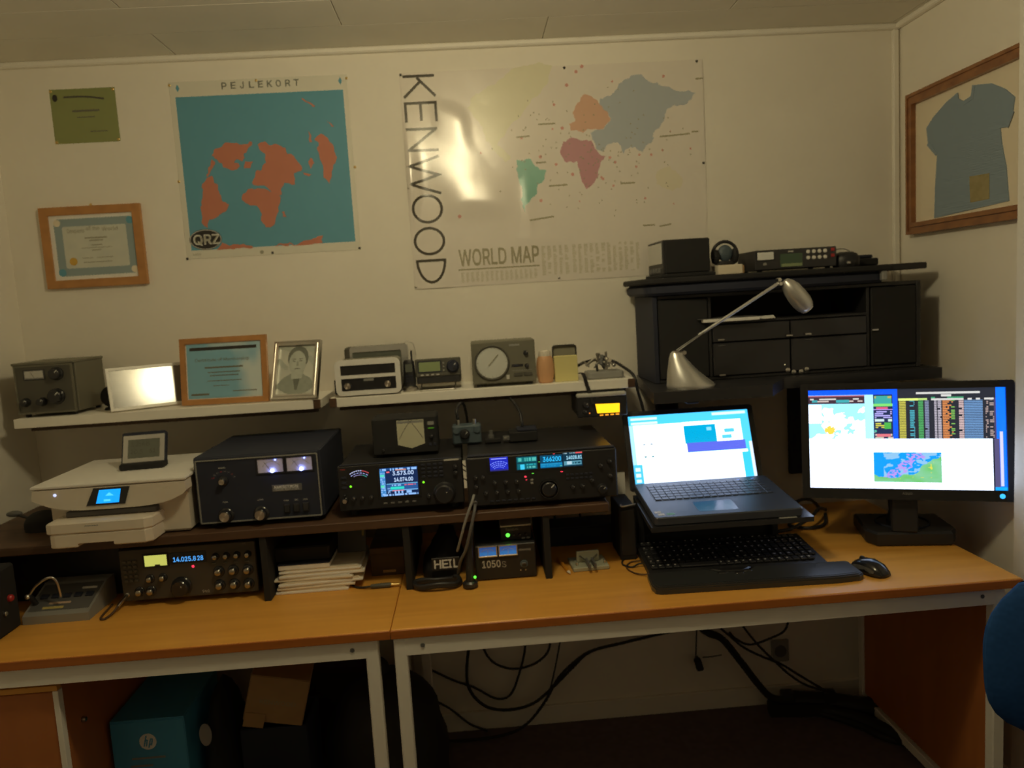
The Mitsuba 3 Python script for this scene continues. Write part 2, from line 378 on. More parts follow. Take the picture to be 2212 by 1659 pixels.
# ceiling lamp (behind the top edge of the frame): rose, stem and glowing globe
lamp = thing('ceiling_lamp', 'round white globe lamp under the ceiling', 'lamp')
x, y, z = LAMP_POS
add('rose', cyl((x, y, ZC - .022), .055, .022, 'z', 32, .003), 'white_plastic', lamp, smooth=35)
add('globe', trimesh.creation.icosphere(subdivisions=3, radius=LAMP_R).apply_translation(LAMP_POS), 'white_plastic', lamp, smooth=True, emit=LAMP_RADIANCE, weight=40.0)

sk = thing('wall_socket', 'grey wall socket low on the back wall among the hanging cables', 'socket')
add('plate', bx(1.004, 1.068, -.012, 0, .155, .238, .004), 'mid_grey', sk)
add('faceplate', cyl((1.036, -.012, .197), .022, .003, '-y', 24, .001), 'dark_grey', sk)

# ================================================================== desks
def desk(x0, x1, label, rot_l, rot_r, end_panel):
    """x0..x1: the top; rot_l, rot_r: how far the front rail stands back from the edge at either end."""
    d = thing('desk', label, 'desk')
    add('top', bx(x0, x1, -.786, -.005, .707, .73, .002), 'beech', d)
    add('front_edge', bx(x0, x1, -.790, -.786, .7065, .7285, .0015), 'beech_edge', d, label='reddish edge band')
    q = lambda xx, yy: -.784 + yy
    rail = trimesh.convex.convex_hull(np.array([(xx, q(xx, yy) + e, zz) for xx, yy in ((x0 + .01, rot_l), (x1 - .06, rot_r)) for e in (0, .03) for zz in (.660, .7065)]))
    add('rail', rail, 'paint_white', d, label='white steel front rail')
    add('rail', bx(x0 + .03, x1 - .06, -.10, -.07, .66, .7065, .002), 'paint_white', d)
    legs = []
    for lx, yy in ((x0 + .004, rot_l), (x1 - .064, rot_r)):
        lx = {-.27: -.274, -.302: -.317}.get(round(lx, 3), lx)
        legs.append(add('leg', bx(lx, lx + .031, -.7845 + yy, -.752 + yy, 0, .7065, .003), 'paint_white', d))
        legs.append(add('leg', bx(lx, lx + .031, -.10, -.07, 0, .7065, .003), 'paint_white', d))
        add('foot_rail', bx(lx, lx + .03, -.75, -.10, .02, .05, .002), 'paint_white', d)
    for sx, yy in ((x0 + .075, rot_l), (x1 - .095, rot_r)):
        add('bolt', cyl((sx, -.7845 + yy, .684), .0055, .002, '-y', 16), 'dark_grey', d)
    if end_panel:
        add('side_panel', bx(x1 - .058, x1 - .042, -.745, -.10, .06, .70, .002), 'cherry_panel', d, label='cherry wood side panel')
    return d


# the back legs and rails keep clear of each other between the desks
dl = desk(-1.452, -.2435, 'left orange wood desk on a white steel frame, drawer pedestal beneath it', .006, .004, False)
dr_ = desk(-.2415, 1.357, 'right orange wood desk on a white steel frame, laptop and monitor on top', .001, .013, True)

# drawer pedestal under the left desk
pd = thing('drawer_pedestal', 'orange wood drawer pedestal with white edge strip under the left desk', 'cabinet')
add('carcass', bx(-1.43, -1.062, -.735, -.18, .05, .640, .002), 'cherry_panel', pd)
add('door', bx(-1.425, -1.074, -.752, -.736, .06, .628, .002), 'cherry_panel', pd)
add('top_strip', bx(-1.43, -1.062, -.755, -.735, .631, .645, .001), 'beech', pd, label='light wood strip along the top')
add('edge_strip', bx(-1.0735, -1.060, -.756, -.735, .05, .631, .001), 'paint_white', pd, label='white front edge strip')
add('lock', turn(lathe([(0, 0), (.007, 0), (.008, .004), (.006, .010), (0, .011)], 20), 'x', (-1.062, -.662, .505)), 'knob_metal', pd, smooth=35)

# low dark riser board on black legs, along both desks
rs = thing('desk_riser', 'long dark brown riser board on black legs carrying the printer, amplifier and transceivers', 'shelf')
add('board', bx(-1.44, .352, -.535, -.06, .911, .935, .002), 'walnut', rs)
for lx in (-1.43, -.61, -.222, .166):
    add('leg', bx(lx, lx + .018, -.53, -.09, .73, .911, .001), 'black_matt', rs)

# ================================================================== wall shelves
def wall_shelf(x0, x1, e0, e1, label):
    s = thing('wall_shelf', label, 'shelf')
    add('board', bx(x0, x1, -.246, -.002, 1.217, 1.244, .001), 'paint_white', s)
    add('front_strip', bx(x0 + e0, x1 - e1, -.250, -.246, 1.2165, 1.2445, .001), 'paint_white', s)
    if e0:
        add('end_block', bx(x0, x0 + e0 - .001, -.251, -.246, 1.2165, 1.2445, .001), 'walnut', s, label='bare dark wood end')
    if e1:
        add('end_block', bx(x1 - e1 + .001, x1, -.251, -.246, 1.2165, 1.2445, .001), 'walnut', s, label='bare dark wood end')
    add('under_strip', bx(x0 + .02, x1 - .02, -.20, -.18, 1.200, 1.217, .001), 'walnut', s)  # thin dark brown strip set back below the board
    return s


wall_shelf(-1.375, -.468, 0, .022, 'left white wall shelf, framed certificate and silver portrait on it')
wall_shelf(-.4405, .500, .021, .022, 'right white wall shelf, radios and round dial meter on it')

bs = thing('wall_shelf', 'deep black wall shelf carrying the silver desk lamp and the black cabinet', 'shelf')
add('board', slab(Polygon([(.56, -.002), (.50, -.49), (.84, -.49), (.93, -.352), (1.42, -.352), (1.42, -.002)]), 1.195, .033), 'black_satin', bs)
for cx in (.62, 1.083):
    add('bracket', join(bx(cx, cx + .075, -.02, -.001, .845, 1.195, .002), bx(cx + .02, cx + .055, -.33, -.02, 1.165, 1.195, .002)), 'charcoal', bs)  # shelf support whose tall dark plate stands in for a shadow on the wall
# ================================================================== things on the back wall
mat('poster_sheet', (.72, .67, .61), 0.21, 0.5)
mat('poster_flat', (.66, .64, .56), 0.55, 0.35)
for nm, c in dict(asia=(.42, .46, .50), europe=(.64, .40, .29), africa=(.52, .28, .31), south=(.25, .48, .40), north=(.69, .66, .50), austral=(.70, .65, .52)).items():
    mat('print_' + nm, c, 0.25, 0.5)
mat('print_sea', (.115, .31, .42), 0.55, 0.3)
mat('print_land', (.50, .19, .13), 0.55, 0.3)
mat('print_pink', (.60, .30, .26), 0.3, 0.5)
mat('poster_ink', (.05, .042, .03), 0.25, 0.5)
mat('poster_ink_grey', (.34, .31, .21), 0.25, 0.5)
mat('poster_ink_pale', (.58, .54, .44), 0.25, 0.5)
mat('title_grey', (.16, .165, .14), .6, .3)
mat('green_card', (.25, .275, .115), 0.7, 0.2)


def poly(pts, rough=.005):
    """A coastline: the traced outline with a little random in and out."""
    p = Polygon(np.array(pts) / 1000.0)
    p = p if p.is_valid else p.buffer(0)
    p = max(getattr(p, 'geoms', [p]), key=lambda g: g.area).segmentize(.006)
    c = np.array(p.exterior.coords)[:-1]
    q = np.c_[c * 90, np.zeros(len(c))]
    c = c + np.c_[meshkit.noise(q, 1) - .5, meshkit.noise(q, 2) - .5] * rough * 2
    return Polygon(c).buffer(0)


# --- the big wavy world map
def wave(x, z):
    """How far the loose sheet stands off the wall: buckles at the left edge, slack diagonals, flat towards the right."""
    g = lambda cx, cz, sx, sz, a: a * np.exp(-((x - cx) / sx) ** 2 - ((z - cz) / sz) ** 2)
    d = (x + .176) / 1.0
    soft = lambda zs, ws, v: sum(np.interp(v + o, zs, ws) for o in (-.012, -.008, -.004, 0, .004, .008, .012)) / 7
    # two slack folds: one hanging out below z = 1.93, one standing out above z = 2.02
    zz = z + .25 * (x - .05) ** 2 * 10
    w = soft([1.775, 1.832, 1.935], [0, .0066, 0], zz - .10 * np.abs(x - .06)) * np.exp(-((x - .050) / .115) ** 4) * (1 + .35 * (x - .05) / .1)
    w = w + soft([2.015, 2.125, 2.185], [0, .0060, 0], z + .5 * (x + .02)) * np.exp(-((x + .025) / .062) ** 4)
    w = w + g(-.165, 1.90, .030, .13, .012) + g(.22, 1.79, .022, .11, .0035) + g(.24, 1.70, .07, .03, .003)
    w = w + .0022 * np.sin(9 * x + 14 * z) * np.exp(-2.2 * d) + .0009 * np.sin(23 * x - 6 * z) * np.exp(-1.5 * d) + g(.80, 2.10, .05, .2, .004)
    edge = np.clip((x + .178) / .012, 0.25, 1)
    return .0022 + np.maximum(w, 0) * edge


def drape(m, off, size=.012):
    v, f = trimesh.remesh.subdivide_to_size(m.vertices, m.faces, size, max_iter=12)
    v = v.copy(); v[:, 1] = -wave(v[:, 0], v[:, 2]) - off
    return trimesh.Trimesh(v, f, process=False)


def flat(poly_):
    gs = [g for g in getattr(poly_, 'geoms', [poly_]) if g.area > 1e-8]
    V, Fc, at = [], [], 0
    for g in gs:
        v, f = trimesh.creation.triangulate_polygon(g, engine='earcut')
        V.append(np.c_[v[:, 0], np.zeros(len(v)), v[:, 1]]); Fc.append(f + at); at += len(v)
    m = trimesh.Trimesh(np.vstack(V), np.vstack(Fc), process=False)
    if m.face_normals[:, 1].mean() > 0:
        m.invert()
    return m


wm = thing('world_map', 'large glossy buckled world map poster with big vertical black lettering on the left', 'poster')
gx, gz = np.meshgrid(np.linspace(-.174, .822, 140), np.linspace(1.563, 2.258, 100))
idx = np.arange(gx.size).reshape(gx.shape)
q = np.c_[idx[:-1, :-1].ravel(), idx[:-1, 1:].ravel(), idx[1:, 1:].ravel(), idx[1:, :-1].ravel()]
fv = np.c_[gx.ravel(), -wave(gx, gz).ravel(), gz.ravel()]; nv = len(fv)
bv = fv.copy(); bv[:, 1] += .0009
q2 = q[:, ::-1] + nv
rim = np.r_[idx[0, :], idx[1:, -1], idx[-1, -2::-1], idx[-2:0:-1, 0]]
rs_ = np.c_[rim, np.roll(rim, -1), np.roll(rim, -1) + nv, rim + nv][:, ::-1]
Q = np.vstack([q, q2, rs_])
sheet = trimesh.Trimesh(np.vstack([fv, bv]), np.vstack([Q[:, [0, 1, 2]], Q[:, [0, 2, 3]]]), process=False)
add('sheet', sheet, 'poster_sheet', wm, smooth=50)
for nm, pts in MAP.items():
    add('printed_continent', drape(flat(poly(pts).buffer(.004).buffer(-.004)), .0005), 'print_' + nm, wm, smooth=True)
bits = []
for k, (x, z) in enumerate(MAP_DOTS):
    r = rng.uniform(.0025, .006)
    bits.append(Point(x / 1000, z / 1000).buffer(r, quad_segs=3))
add('printed_islands', drape(flat(unary_union(bits)), .0004), 'print_pink', wm, smooth=True)
specks = unary_union([Point(rng.normal(.45, .16), rng.normal(1.98, .10)).buffer(.0022, quad_segs=2) for _ in range(150)])
for l in MAP_LINES:
    add('printed_caption', drape(flat(LineString(np.array(l) / 1000).buffer(.0025)), .0006, .03), 'poster_ink_grey', wm, smooth=True)
add('printed_names', drape(flat(specks.intersection(sbox(.1, 1.70, .80, 2.24))), .0007, .03), 'poster_ink_grey', wm, smooth=True)


def strokes(lines, x0, x1, z0, z1, w):
    """Letter strokes given in a unit box, u along the reading direction (down the sheet), v up the letter (to the right)."""
    return unary_union([LineString([(x0 + (x1 - x0) * v, z1 + (z0 - z1) * u) for u, v in l]).buffer(w / 2, cap_style=2, join_style=2, mitre_limit=2.5) for l in lines])


def oval(x0, x1, z0, z1, w):
    e = affinity.scale(Point(0, 0).buffer(1, quad_segs=16), (x1 - x0) / 2, (z1 - z0) / 2)
    i = affinity.scale(Point(0, 0).buffer(1, quad_segs=16), (x1 - x0) / 2 - w, (z1 - z0) / 2 - w)
    return affinity.translate(e.difference(i), (x0 + x1) / 2, (z0 + z1) / 2)


lw = .0085
dpoly = affinity.scale(Point(0, 0).buffer(1, quad_segs=16), .0505, .080)
dsh = dpoly.intersection(sbox(-.06, -.09, .06, 0)); dsi = affinity.scale(Point(0, 0).buffer(1, quad_segs=16), .0505 - lw, .080 - lw).intersection(sbox(-.06, -.09, .06, -lw))
letters = [strokes([[(.05, 0), (.05, 1)], [(.97, 1), (.12, .44)], [(.28, .55), (1, 0)]], -.163, -.061, 2.180, 2.250, lw),
           strokes([[(.96, 1), (.06, 1), (.06, 0), (.96, 0)], [(.06, .5), (.9, .5)]], -.161, -.063, 2.099, 2.166, lw),
           strokes([[(1e-6, 0), (.06, 0), (.06, 0)], [(.06, -.02), (.06, 1.02)], [(.94, -.02), (.94, 1.02)], [(.05, .99), (.95, .01)]], -.162, -.065, 2.007, 2.084, lw),
           strokes([[(0, 1), (.26, 0), (.5, .95), (.74, 0), (1, 1)]], -.161, -.064, 1.872, 1.992, lw),
           oval(-.164, -.062, 1.776, 1.871, lw), oval(-.166, -.062, 1.672, 1.765, lw),
           affinity.translate(dsh.difference(dsi), -.1135, 1.659)]
for L in letters:
    add('printed_letter', drape(flat(L), .0006, .02), 'poster_ink', wm, smooth=True)
word = txt('WORLD MAP', .052, -.022, 1.631, 0, width=.268, bold=True)
v0 = word.vertices; keep = word.face_normals[:, 1] < -.9
word = trimesh.Trimesh(v0, word.faces[keep], process=True)
add('printed_title', drape(word, .0006, .03), 'poster_ink_grey', wm, smooth=True)
add('printed_rule', drape(flat(sbox(-.025, 1.616, .247, 1.6205)), .0006), 'poster_ink_grey', wm, smooth=True)
cols = []
for k in range(17):
    x = .256 + k * .0196 + (.006 if k > 4 else 0)
    z = 1.682
    while z > 1.588:
        h = rng.uniform(.004, .012)
        if rng.random() < .86:
            cols.append(sbox(x, max(z - h, 1.584), x + rng.uniform(.007, .0135), z - .0012))
        z -= h
for k in range(16):
    x = -.016 + k * .0163
    z = 1.610
    while z > 1.578:
        h = rng.uniform(.003, .008)
        cols.append(sbox(x, max(z - h, 1.576), x + rng.uniform(.006, .011), z - .0012))
        z -= h
add('printed_columns', drape(flat(unary_union(cols)), .0006, .05), 'poster_ink_pale', wm, smooth=True)


def pin(x, z, y, parent, m='brass', r=.0042):
    add('pin', turn(lathe([(0, 0), (r, 0), (r, .001), (r * .6, .0022), (0, .0028)], 14), '-y', (x, y, z)), m, parent, smooth=35)


for x, z in ((-.169, 2.252), (.803, 2.252), (-.170, 1.571), (.815, 1.924), (.31, 1.573), (-.169, 1.893), (.364, 2.251)):
    pin(x, z, -float(wave(x, z)) - .0006, wm, 'steel' if z < 1.9 and x < .5 else 'ink_black')

# --- the square bearing chart
ch = thing('bearing_chart', 'square blue bearing chart poster with red continents in a white border', 'poster')
put(0, 0, 0)
add('sheet', bx(-.9055, -.341, -.0018, -.0006, 1.704, 2.2625, .0003), 'poster_flat', ch)
add('printed_sea', ext(sbox(-.888, 1.7315, -.357, 2.2155), -.0018, .0004), 'print_sea', ch)
for pts in CHART:
    add('printed_land', ext(poly(pts).buffer(.0025).buffer(-.0025), -.0022, .0004), 'print_land', ch)
for k, L_ in enumerate('PEJLEKORT'):
    add('printed_letter', txt(L_, .0195, -.735 + k * .0288, 2.2345, -.0018, bold=True, width=.0165 if L_ != 'J' else .012, centre=True), 'title_grey', ch)
for x in (-.879, -.364):
    add('printed_mark', ext(Polygon([(x - .006, 2.243), (x, 2.231), (x + .006, 2.243), (x, 2.255)]), -.0018, .0003), 'print_sea', ch)
badge = add('printed_badge', ext(affinity.translate(affinity.scale(Point(0, 0).buffer(1, quad_segs=16), .052, .0335), -.839, 1.7645), -.0026, .0004), 'ink_black', ch)
rimp = affinity.scale(Point(0, 0).buffer(1, quad_segs=16), .050, .0315).difference(affinity.scale(Point(0, 0).buffer(1, quad_segs=16), .0485, .030))
add('rim', ext(affinity.translate(rimp, -.839, 1.7645), -.0030, .0003), 'print_white', badge)
add('lettering', txt('QRZ', .030, -.839, 1.7495, -.0030, bold=True, width=.083, centre=True), 'print_white', badge)
add('lettering', txt('QRZ', .0265, -.839, 1.7512, -.0035, width=.077, centre=True), 'ink_grey', badge)
add('printed_note', txt('RADIO', .006, -.885, 1.7155, -.0018), 'ink_grey', ch)
add('printed_mark', cyl((-.663, -.0018, 1.714), .006, .0003, '-y', 20), 'ink_grey', ch)
for x, z in CHART_PINS:
    pin(x / 1000, z / 1000, -.0018, ch, 'ink_black' if z < 1800 else 'brass')

# --- green certificate sheet
gc = thing('green_certificate', 'small green paper certificate pinned near the top left', 'certificate')
add('sheet', bx(-1.277, -1.0745, -.0016, -.0005, 2.089, 2.2565, .0003), 'green_card', gc)
ar = LineString([(-1.235 + .0125 * k, 2.232 - .0000014 * (k * 12.5 - 35) ** 2 * (1 if k > 2 else .4) * .9) for k in range(11)]).buffer(.0028, cap_style=2)
add('printed_title', ext(ar, -.0016, .0003), 'olive_dark', gc)
add('printed_line', ext(sbox(-1.213, 2.185, -1.129, 2.191), -.0016, .0003), 'olive_grey', gc)
add('printed_line', ext(sbox(-1.20, 2.167, -1.145, 2.170), -.0016, .0003), 'olive_grey', gc)
add('printed_line', ext(sbox(-1.165, 2.122, -1.11, 2.125), -.0016, .0003), 'olive_grey', gc)
add('printed_seal', ext(affinity.scale(Point(-1.262, 2.230).buffer(.008), 1, 1.4), -.0016, .0003), 'ink_black', gc)
for x, z in ((-1.272, 2.251), (-1.080, 2.250), (-1.272, 2.094), (-1.080, 2.095)):
    pin(x, z, -.0016, gc, 'brass', .0045)


# --- framed sheets
def picture(name, label, w, h, fw, depth, frame_mat, sheet_mat, cat='picture', profile=0, gloss=True):
    """A frame in the current place: bottom left at the origin, front facing -y, back at y = 0."""
    k = thing(name, label, cat)
    for side in range(4):
        L = w if side % 2 == 0 else h
        a = Polygon([(0, 0), (L, 0), (L - fw, fw), (fw, fw)])
        m = ext(a, 0, depth)
        if profile:
            m = join(m, ext(Polygon([(fw * .62, fw * .62), (L - fw * .62, fw * .62), (L - fw, fw), (fw, fw)]), -depth, profile), ext(Polygon([(0, 0), (L, 0), (L - fw * .28, fw * .28), (fw * .28, fw * .28)]), -depth, profile * .7))
        m.apply_transform(trimesh.transformations.rotation_matrix(-side * math.pi / 2, [0, 1, 0]))
        m.apply_translation([(0, 0, 0), (w, 0, 0), (w, 0, h), (0, 0, h)][side])
        add('frame_rail', m, frame_mat, k)
    add('backing', bx(fw * .5, w - fw * .5, -depth * .35, -.0005, fw * .5, h - fw * .5, 0), 'kraft', k)
    add('sheet', bx(fw * .6, w - fw * .6, -depth * .55, -depth * .36, fw * .6, h - fw * .6, 0), sheet_mat, k)
    return k, -depth * .55


mat('cert_blue', (.27, .34, .36), 0.7, 0.2)
mat('cert_pale', blotch((.50, .52, .47), (.60, .60, .52), 30), 0.35, 0.5)
mat('sky_sheet', proc(lambda p, n, uv: mix((.20, .42, .55), (.58, .66, .66), smoothstep(.34, .62, fbm(p.x * 9 + 4, p.z * 9, 3.0) + (p.x + .70) * 1.6))), 0.3, 0.5)
mat('seal_gold', (.55, .34, .06), 0.4, 0.4)
put(-1.3495, -.001, 1.6335)
ct, cy = picture('framed_certificate', 'brown wood framed certificate with blue scalloped border and gold seal', .316, .257, .0255, .016, 'frame_oak', 'paper', 'certificate')
put(-1.3495, 0, 1.6335)
X0, Z0 = .0, .0
outer = rr(.043, .286, .041, .216, .012); inner = rr(.064, .265, .062, .195, .006)
scal = unary_union([outer] + [Point(.043 + .243 * t, zz).buffer(.0052, quad_segs=4) for t in np.linspace(.04, .96, 26) for zz in (.042, .215)] + [Point(xx, .041 + .175 * t).buffer(.0052, quad_segs=4) for t in np.linspace(.05, .95, 19) for xx in (.044, .285)])
yy = cy - .001
add('printed_border', ext(scal.difference(inner), yy, .0004), 'cert_blue', ct)
add('printed_field', ext(inner, yy, .0003), 'cert_pale', ct)
for x, z, r in ((.050, .207, .011), (.279, .050, .011), (.279, .207, .012), (.050, .050, .012)):
    add('printed_corner', cyl((x, yy - .0004, z), r, .0003, '-y', 20), 'paper_cream' if r < .0115 else 'print_sea', ct)
arc = [(.077 + .0175 * k, .172 + .010 * math.sin(math.pi * (k + .5) / 11)) for k in range(11)]
for k, (s, a) in enumerate(zip('Conquests of the World'.split(), ((.078, .1745), (.139, .1805), (.159, .1805), (.188, .1765)))):
    add('printed_title', txt(s, .0125, a[0], a[1], yy - .0003, width=(.055, .014, .022, .050)[k]), 'ink_grey', ct)
for x0, x1, z, h in ((.132, .202, .154, .0045), (.146, .188, .146, .004), (.150, .185, .132, .003), (.118, .215, .124, .002), (.15, .18, .116, .003), (.118, .15, .092, .002), (.165, .215, .092, .002), (.12, .21, .078, .0025)):
    add('printed_line', ext(sbox(x0, z, x1, z + h), yy - .0003, .0002), 'ink_grey', ct)
add('printed_seal', cyl((.0885, yy - .0003, .0835), .0125, .0008, '-y', 22), 'seal_gold', ct)
add('hanger', join(cyl((.160, -.002, .262), .004, .003, '-y', 12)), 'brass', ct)

# --- framed child's jersey on the right wall
RW = trimesh.transformations.concatenate_matrices(trimesh.transformations.translation_matrix([XR, 0, 0]), np.array([[0, 1, 0, 0], [-1, 0, 0, 0], [0, 0, 1, 0], [0, 0, 0, 1.0]]))
F[0] = RW @ trimesh.transformations.translation_matrix([.085, -.001, 1.643])
jf, jy = picture('framed_jersey', 'small blue knitted jersey in a moulded brown wood frame on the right wall', .575, .447, .036, .022, 'frame_dark', 'paper_cream', 'picture', profile=.006)
F[0] = RW
mat('knit_blue', (.25, .32, .39), 0.9, 0.1, bump=lambda p, n, uv: noise(p.y * 170, p.z * 260, 1.0) + .6 * dr.sin(p.z * 900), scale=.0012, eps=.0008)
jp = Polygon(np.array(SHIRT) / 1000)
m = ext(jp, -.013, .003)
jersey = add('jersey', m, 'knit_blue', jf, label='small light blue knitted jersey')


add('neck_rib', ext(LineString(np.array(SHIRT[5:10]) / 1000).buffer(.006, cap_style=2), -.0155, .0015), 'knit_blue', jersey)
add('sleeve_rib', ext(LineString(np.array(SHIRT[0:2]) / 1000).buffer(.006, cap_style=2), -.0155, .0015), 'knit_blue', jersey)
add('sleeve_rib', ext(LineString(np.array(SHIRT[13:15]) / 1000).buffer(.006, cap_style=2), -.0155, .0015), 'knit_blue', jersey)
mat('patch_a', blotch((.26, .22, .10), (.36, .31, .18), 70), 0.8, 0.1)
pt = add('patch', ext(Polygon(np.array(PATCH) / 1000), -.0158, .001), 'patch_a', jersey, label='small brown and green photo patch')
home()
mat('meter_card', (.55, .52, .62), .8, .2)
mat('dark_chrome', (.20, .20, .20), 0.22, 0.5, 1.0)
mat('orange_paint', (.60, .24, .02), .5, .4)
mat('sticker_green', (.08, .25, .10), .5, .4)
mat('rest_black', (.024, .026, .028), .30, .5)
def lump(cx, cy, z0, h, a, b, seed, amp=.02, top=.25, n=14):
    rings = []
    for t in np.linspace(0, 1, n):
        s_ = (1 - max(0, t - .35) ** 2 / .4225) ** .5 if t < 1 else 0
        s_ = max(s_, top * (1 - t) + .02)
        r0 = ell((cx, cy, z0 + h * t), (a * s_, 0, 0), (0, b * s_, 0), 36)
        d = (meshkit.noise(r0 * 14, seed) - .5) * amp + (meshkit.noise(r0 * 40, seed + 3) - .5) * amp * .4
        c = np.array([cx, cy])
        v = r0[:, :2] - c
        r0[:, :2] = c + v * (1 + (d / max(a * s_, .03))[:, None])
        rings.append(r0)
    return loft(rings)


# ================================================================== on the left wall shelf (top at z = 1.2445)
SZ = 1.2447
# antenna tuner box
tu = thing('antenna_tuner', 'old olive grey antenna tuner box with meter window and knobs at the left shelf end', 'radio equipment')
put(-1.375, -.222, SZ)
add('case', join(bx(0, .177, .012, .19, .010, .163, .002), bx(-.003, .180, -.002, .19, .157, .165, .002)), 'olive_grey', tu)
add('front_panel', bx(.006, .171, 0, .012, .012, .157, .002), 'olive_dark', tu)
bz = add('bezel', ext(ring_frame(.003, .174, .010, .157, .005), .004, .006), 'olive_grey', tu)
mw = add('meter', bx(.030, .093, -.0015, 0, .112, .144, .001), 'black', tu)
add('scale', bx(.033, .090, -.0022, -.0015, .115, .141, .0003), 'print_faint', mw)
add('face', bx(.035, .088, -.0028, -.0022, .119, .139, .0002), 'light_grey', mw)
add('needle', ext(LineString([(.062, .120), (.052, .136)]).buffer(.0005), -.0028, .0003), 'ink_black', mw)
for kx, kz, r in ((.128, .128, .020), (.121, .060, .024), (.030, .047, .013), (.078, .046, .013)):
    knob(kx, kz, 0, r, .022, tu, 'black_gloss', name='knob')
for kx in (.02, .157):
    for ky in (.02, .17):
        add('foot', cyl((kx, ky, 0), .008, .0105), 'rubber', tu)
home()

# black ball speaker behind the white photo frame
bl = thing('round_speaker', 'small round black speaker half hidden behind the white photo frame', 'speaker')
put(-1.135, -.135, SZ, rz=-10)
add('body', trimesh.creation.icosphere(subdivisions=3, radius=.034).apply_scale((1, .75, 1)).apply_translation((0, 0, .040)), 'black_matt', bl, smooth=True)
add('base', lathe([(0, 0), (.024, 0), (.020, .006), (.008, .010), (0, .010)]), 'black', bl, smooth=35)
home()

# frames standing on the shelf: each leans back on a strut
mat('photo_glossy', blotch((.10, .095, .085), (.17, .16, .145), 18), 0.155, 1.0, coat=0.8)
put(-1.094, -.240, SZ + .001, rz=30.5, rx=-18)
wf, wy = picture('photo_frame', 'white photo frame on the left shelf with bright lamp glare on its glass', .238, .134, .0085, .012, 'white_plastic', 'photo_glossy', 'picture frame')
add('pane', bx(.006, .232, wy - .003, wy - .001, .006, .128, 0), 'photo_glossy', wf)
add('strut', bx(.085, .12, -.001, .045, .004, .012, .001), 'charcoal', wf)
home()
put(-.897, -.186, SZ + .001, rz=-6, rx=-7)
cf, cy2 = picture('framed_certificate', 'orange wood framed pale blue certificate standing on the left shelf', .272, .205, .0165, .014, 'frame_oak', 'paper', 'certificate')
yy = cy2 - .0008
add('printed_field', bx(.020, .252, yy - .0004, yy, .019, .186, 0), 'sky_sheet', cf)
add('printed_banner', ext(sbox(.030, .166, .240, .176), yy - .0004, .0003), 'ink_black', cf)
add('printed_title', txt('Certificate of Membership', .0085, .045, .132, yy - .0004, width=.17), 'olive_grey', cf)
for x0, x1, z, h in ((.075, .195, .110, .005), (.085, .185, .096, .003), (.09, .18, .086, .003), (.08, .19, .070, .0025), (.16, .235, .036, .003), (.03, .085, .028, .006), (.10, .15, .055, .002)):
    add('printed_line', ext(sbox(x0, z, x1, z + h), yy - .0004, .0003), 'olive_grey', cf)
home()
put(-.620, -.215, SZ + .001, rz=-12, rx=-22)
sf, sy = picture('framed_portrait', 'silver framed pencil portrait of a dark-haired man at the right end of the left shelf', .150, .186, .0145, .014, 'steel', 'cert_pale', 'picture frame', profile=.004)
yy = sy - .0008
mat('pencil_dark', blotch((.12, .13, .11), (.19, .20, .17), 90), 0.8, 0.1)
mat('pencil_mid', blotch((.26, .29, .25), (.36, .38, .33), 70), 0.8, 0.1)
mat('pencil_light', blotch((.40, .43, .38), (.50, .53, .47), 60), 0.8, 0.1)
DR = lambda p, y, d: ext(affinity.scale(p, 1.28, 1.18, origin=(.077, .098)), y, d)
E_ = lambda cx, cz, rx, rz: affinity.translate(affinity.scale(Point(0, 0).buffer(1, quad_segs=12), rx, rz), cx, cz)
add('drawn_shoulders', DR(Polygon([(.030, .050), (.045, .070), (.062, .080), (.090, .080), (.108, .068), (.122, .050), (.100, .036), (.075, .028), (.052, .036)]).buffer(.004), yy, .0003), 'pencil_mid', sf)
add('drawn_neck', DR(Polygon([(.064, .070), (.090, .070), (.094, .092), (.062, .092)]), yy - .0002, .0003), 'pencil_light', sf)
add('drawn_hair', DR(E_(.078, .127, .026, .032), yy - .0003, .0003), 'pencil_dark', sf)
add('drawn_face', DR(E_(.077, .113, .0215, .033), yy - .0006, .0003), 'pencil_light', sf)
add('drawn_tie', DR(Polygon([(.068, .070), (.086, .070), (.080, .040), (.074, .040)]), yy - .0003, .0003), 'pencil_dark', sf)
for dx in (-.0085, .0085):
    add('drawn_eye', DR(E_(.077 + dx, .118, .0042, .0015), yy - .0009, .0002), 'pencil_dark', sf)
    add('drawn_brow', DR(E_(.077 + dx, .1235, .006, .0012), yy - .0009, .0002), 'pencil_dark', sf)
add('drawn_nose', DR(Polygon([(.076, .117), (.0785, .117), (.081, .105), (.074, .105)]), yy - .0009, .0002), 'pencil_mid', sf)
add('drawn_mouth', DR(E_(.077, .097, .0075, .0014), yy - .0009, .0002), 'pencil_dark', sf)
for a, b in (((.030, .160), (.060, .150)), ((.095, .158), (.122, .140)), ((.108, .126), (.124, .104)), ((.030, .120), (.048, .100))):
    add('drawn_shading', DR(LineString([a, b]).buffer(.006), yy, .0002), 'pencil_light', sf)
home()

# ================================================================== on the riser, left half (top at z = 0.935)
RZ = .9352
# --- printer
pr_ = thing('printer', 'cream inkjet printer with lit blue touch screen on the riser', 'printer')
put(0, 0, 0)
x0, x1, yf, yb = -1.176, -.781, -.552, -.205
body = Polygon([(x0 + .012, yf + .030), (x0 + .05, yf), (x1 - .05, yf), (x1 - .004, yf + .035), (x1, yb), (x0 + .008, yb)])
add('body', slab_b(Polygon([(x0 + .02, yf + .045), (x1 - .012, yf + .045), (x1 - .012, yb), (x0 + .02, yb)]), RZ + .004, .148, .006), 'ivory_plastic', pr_)
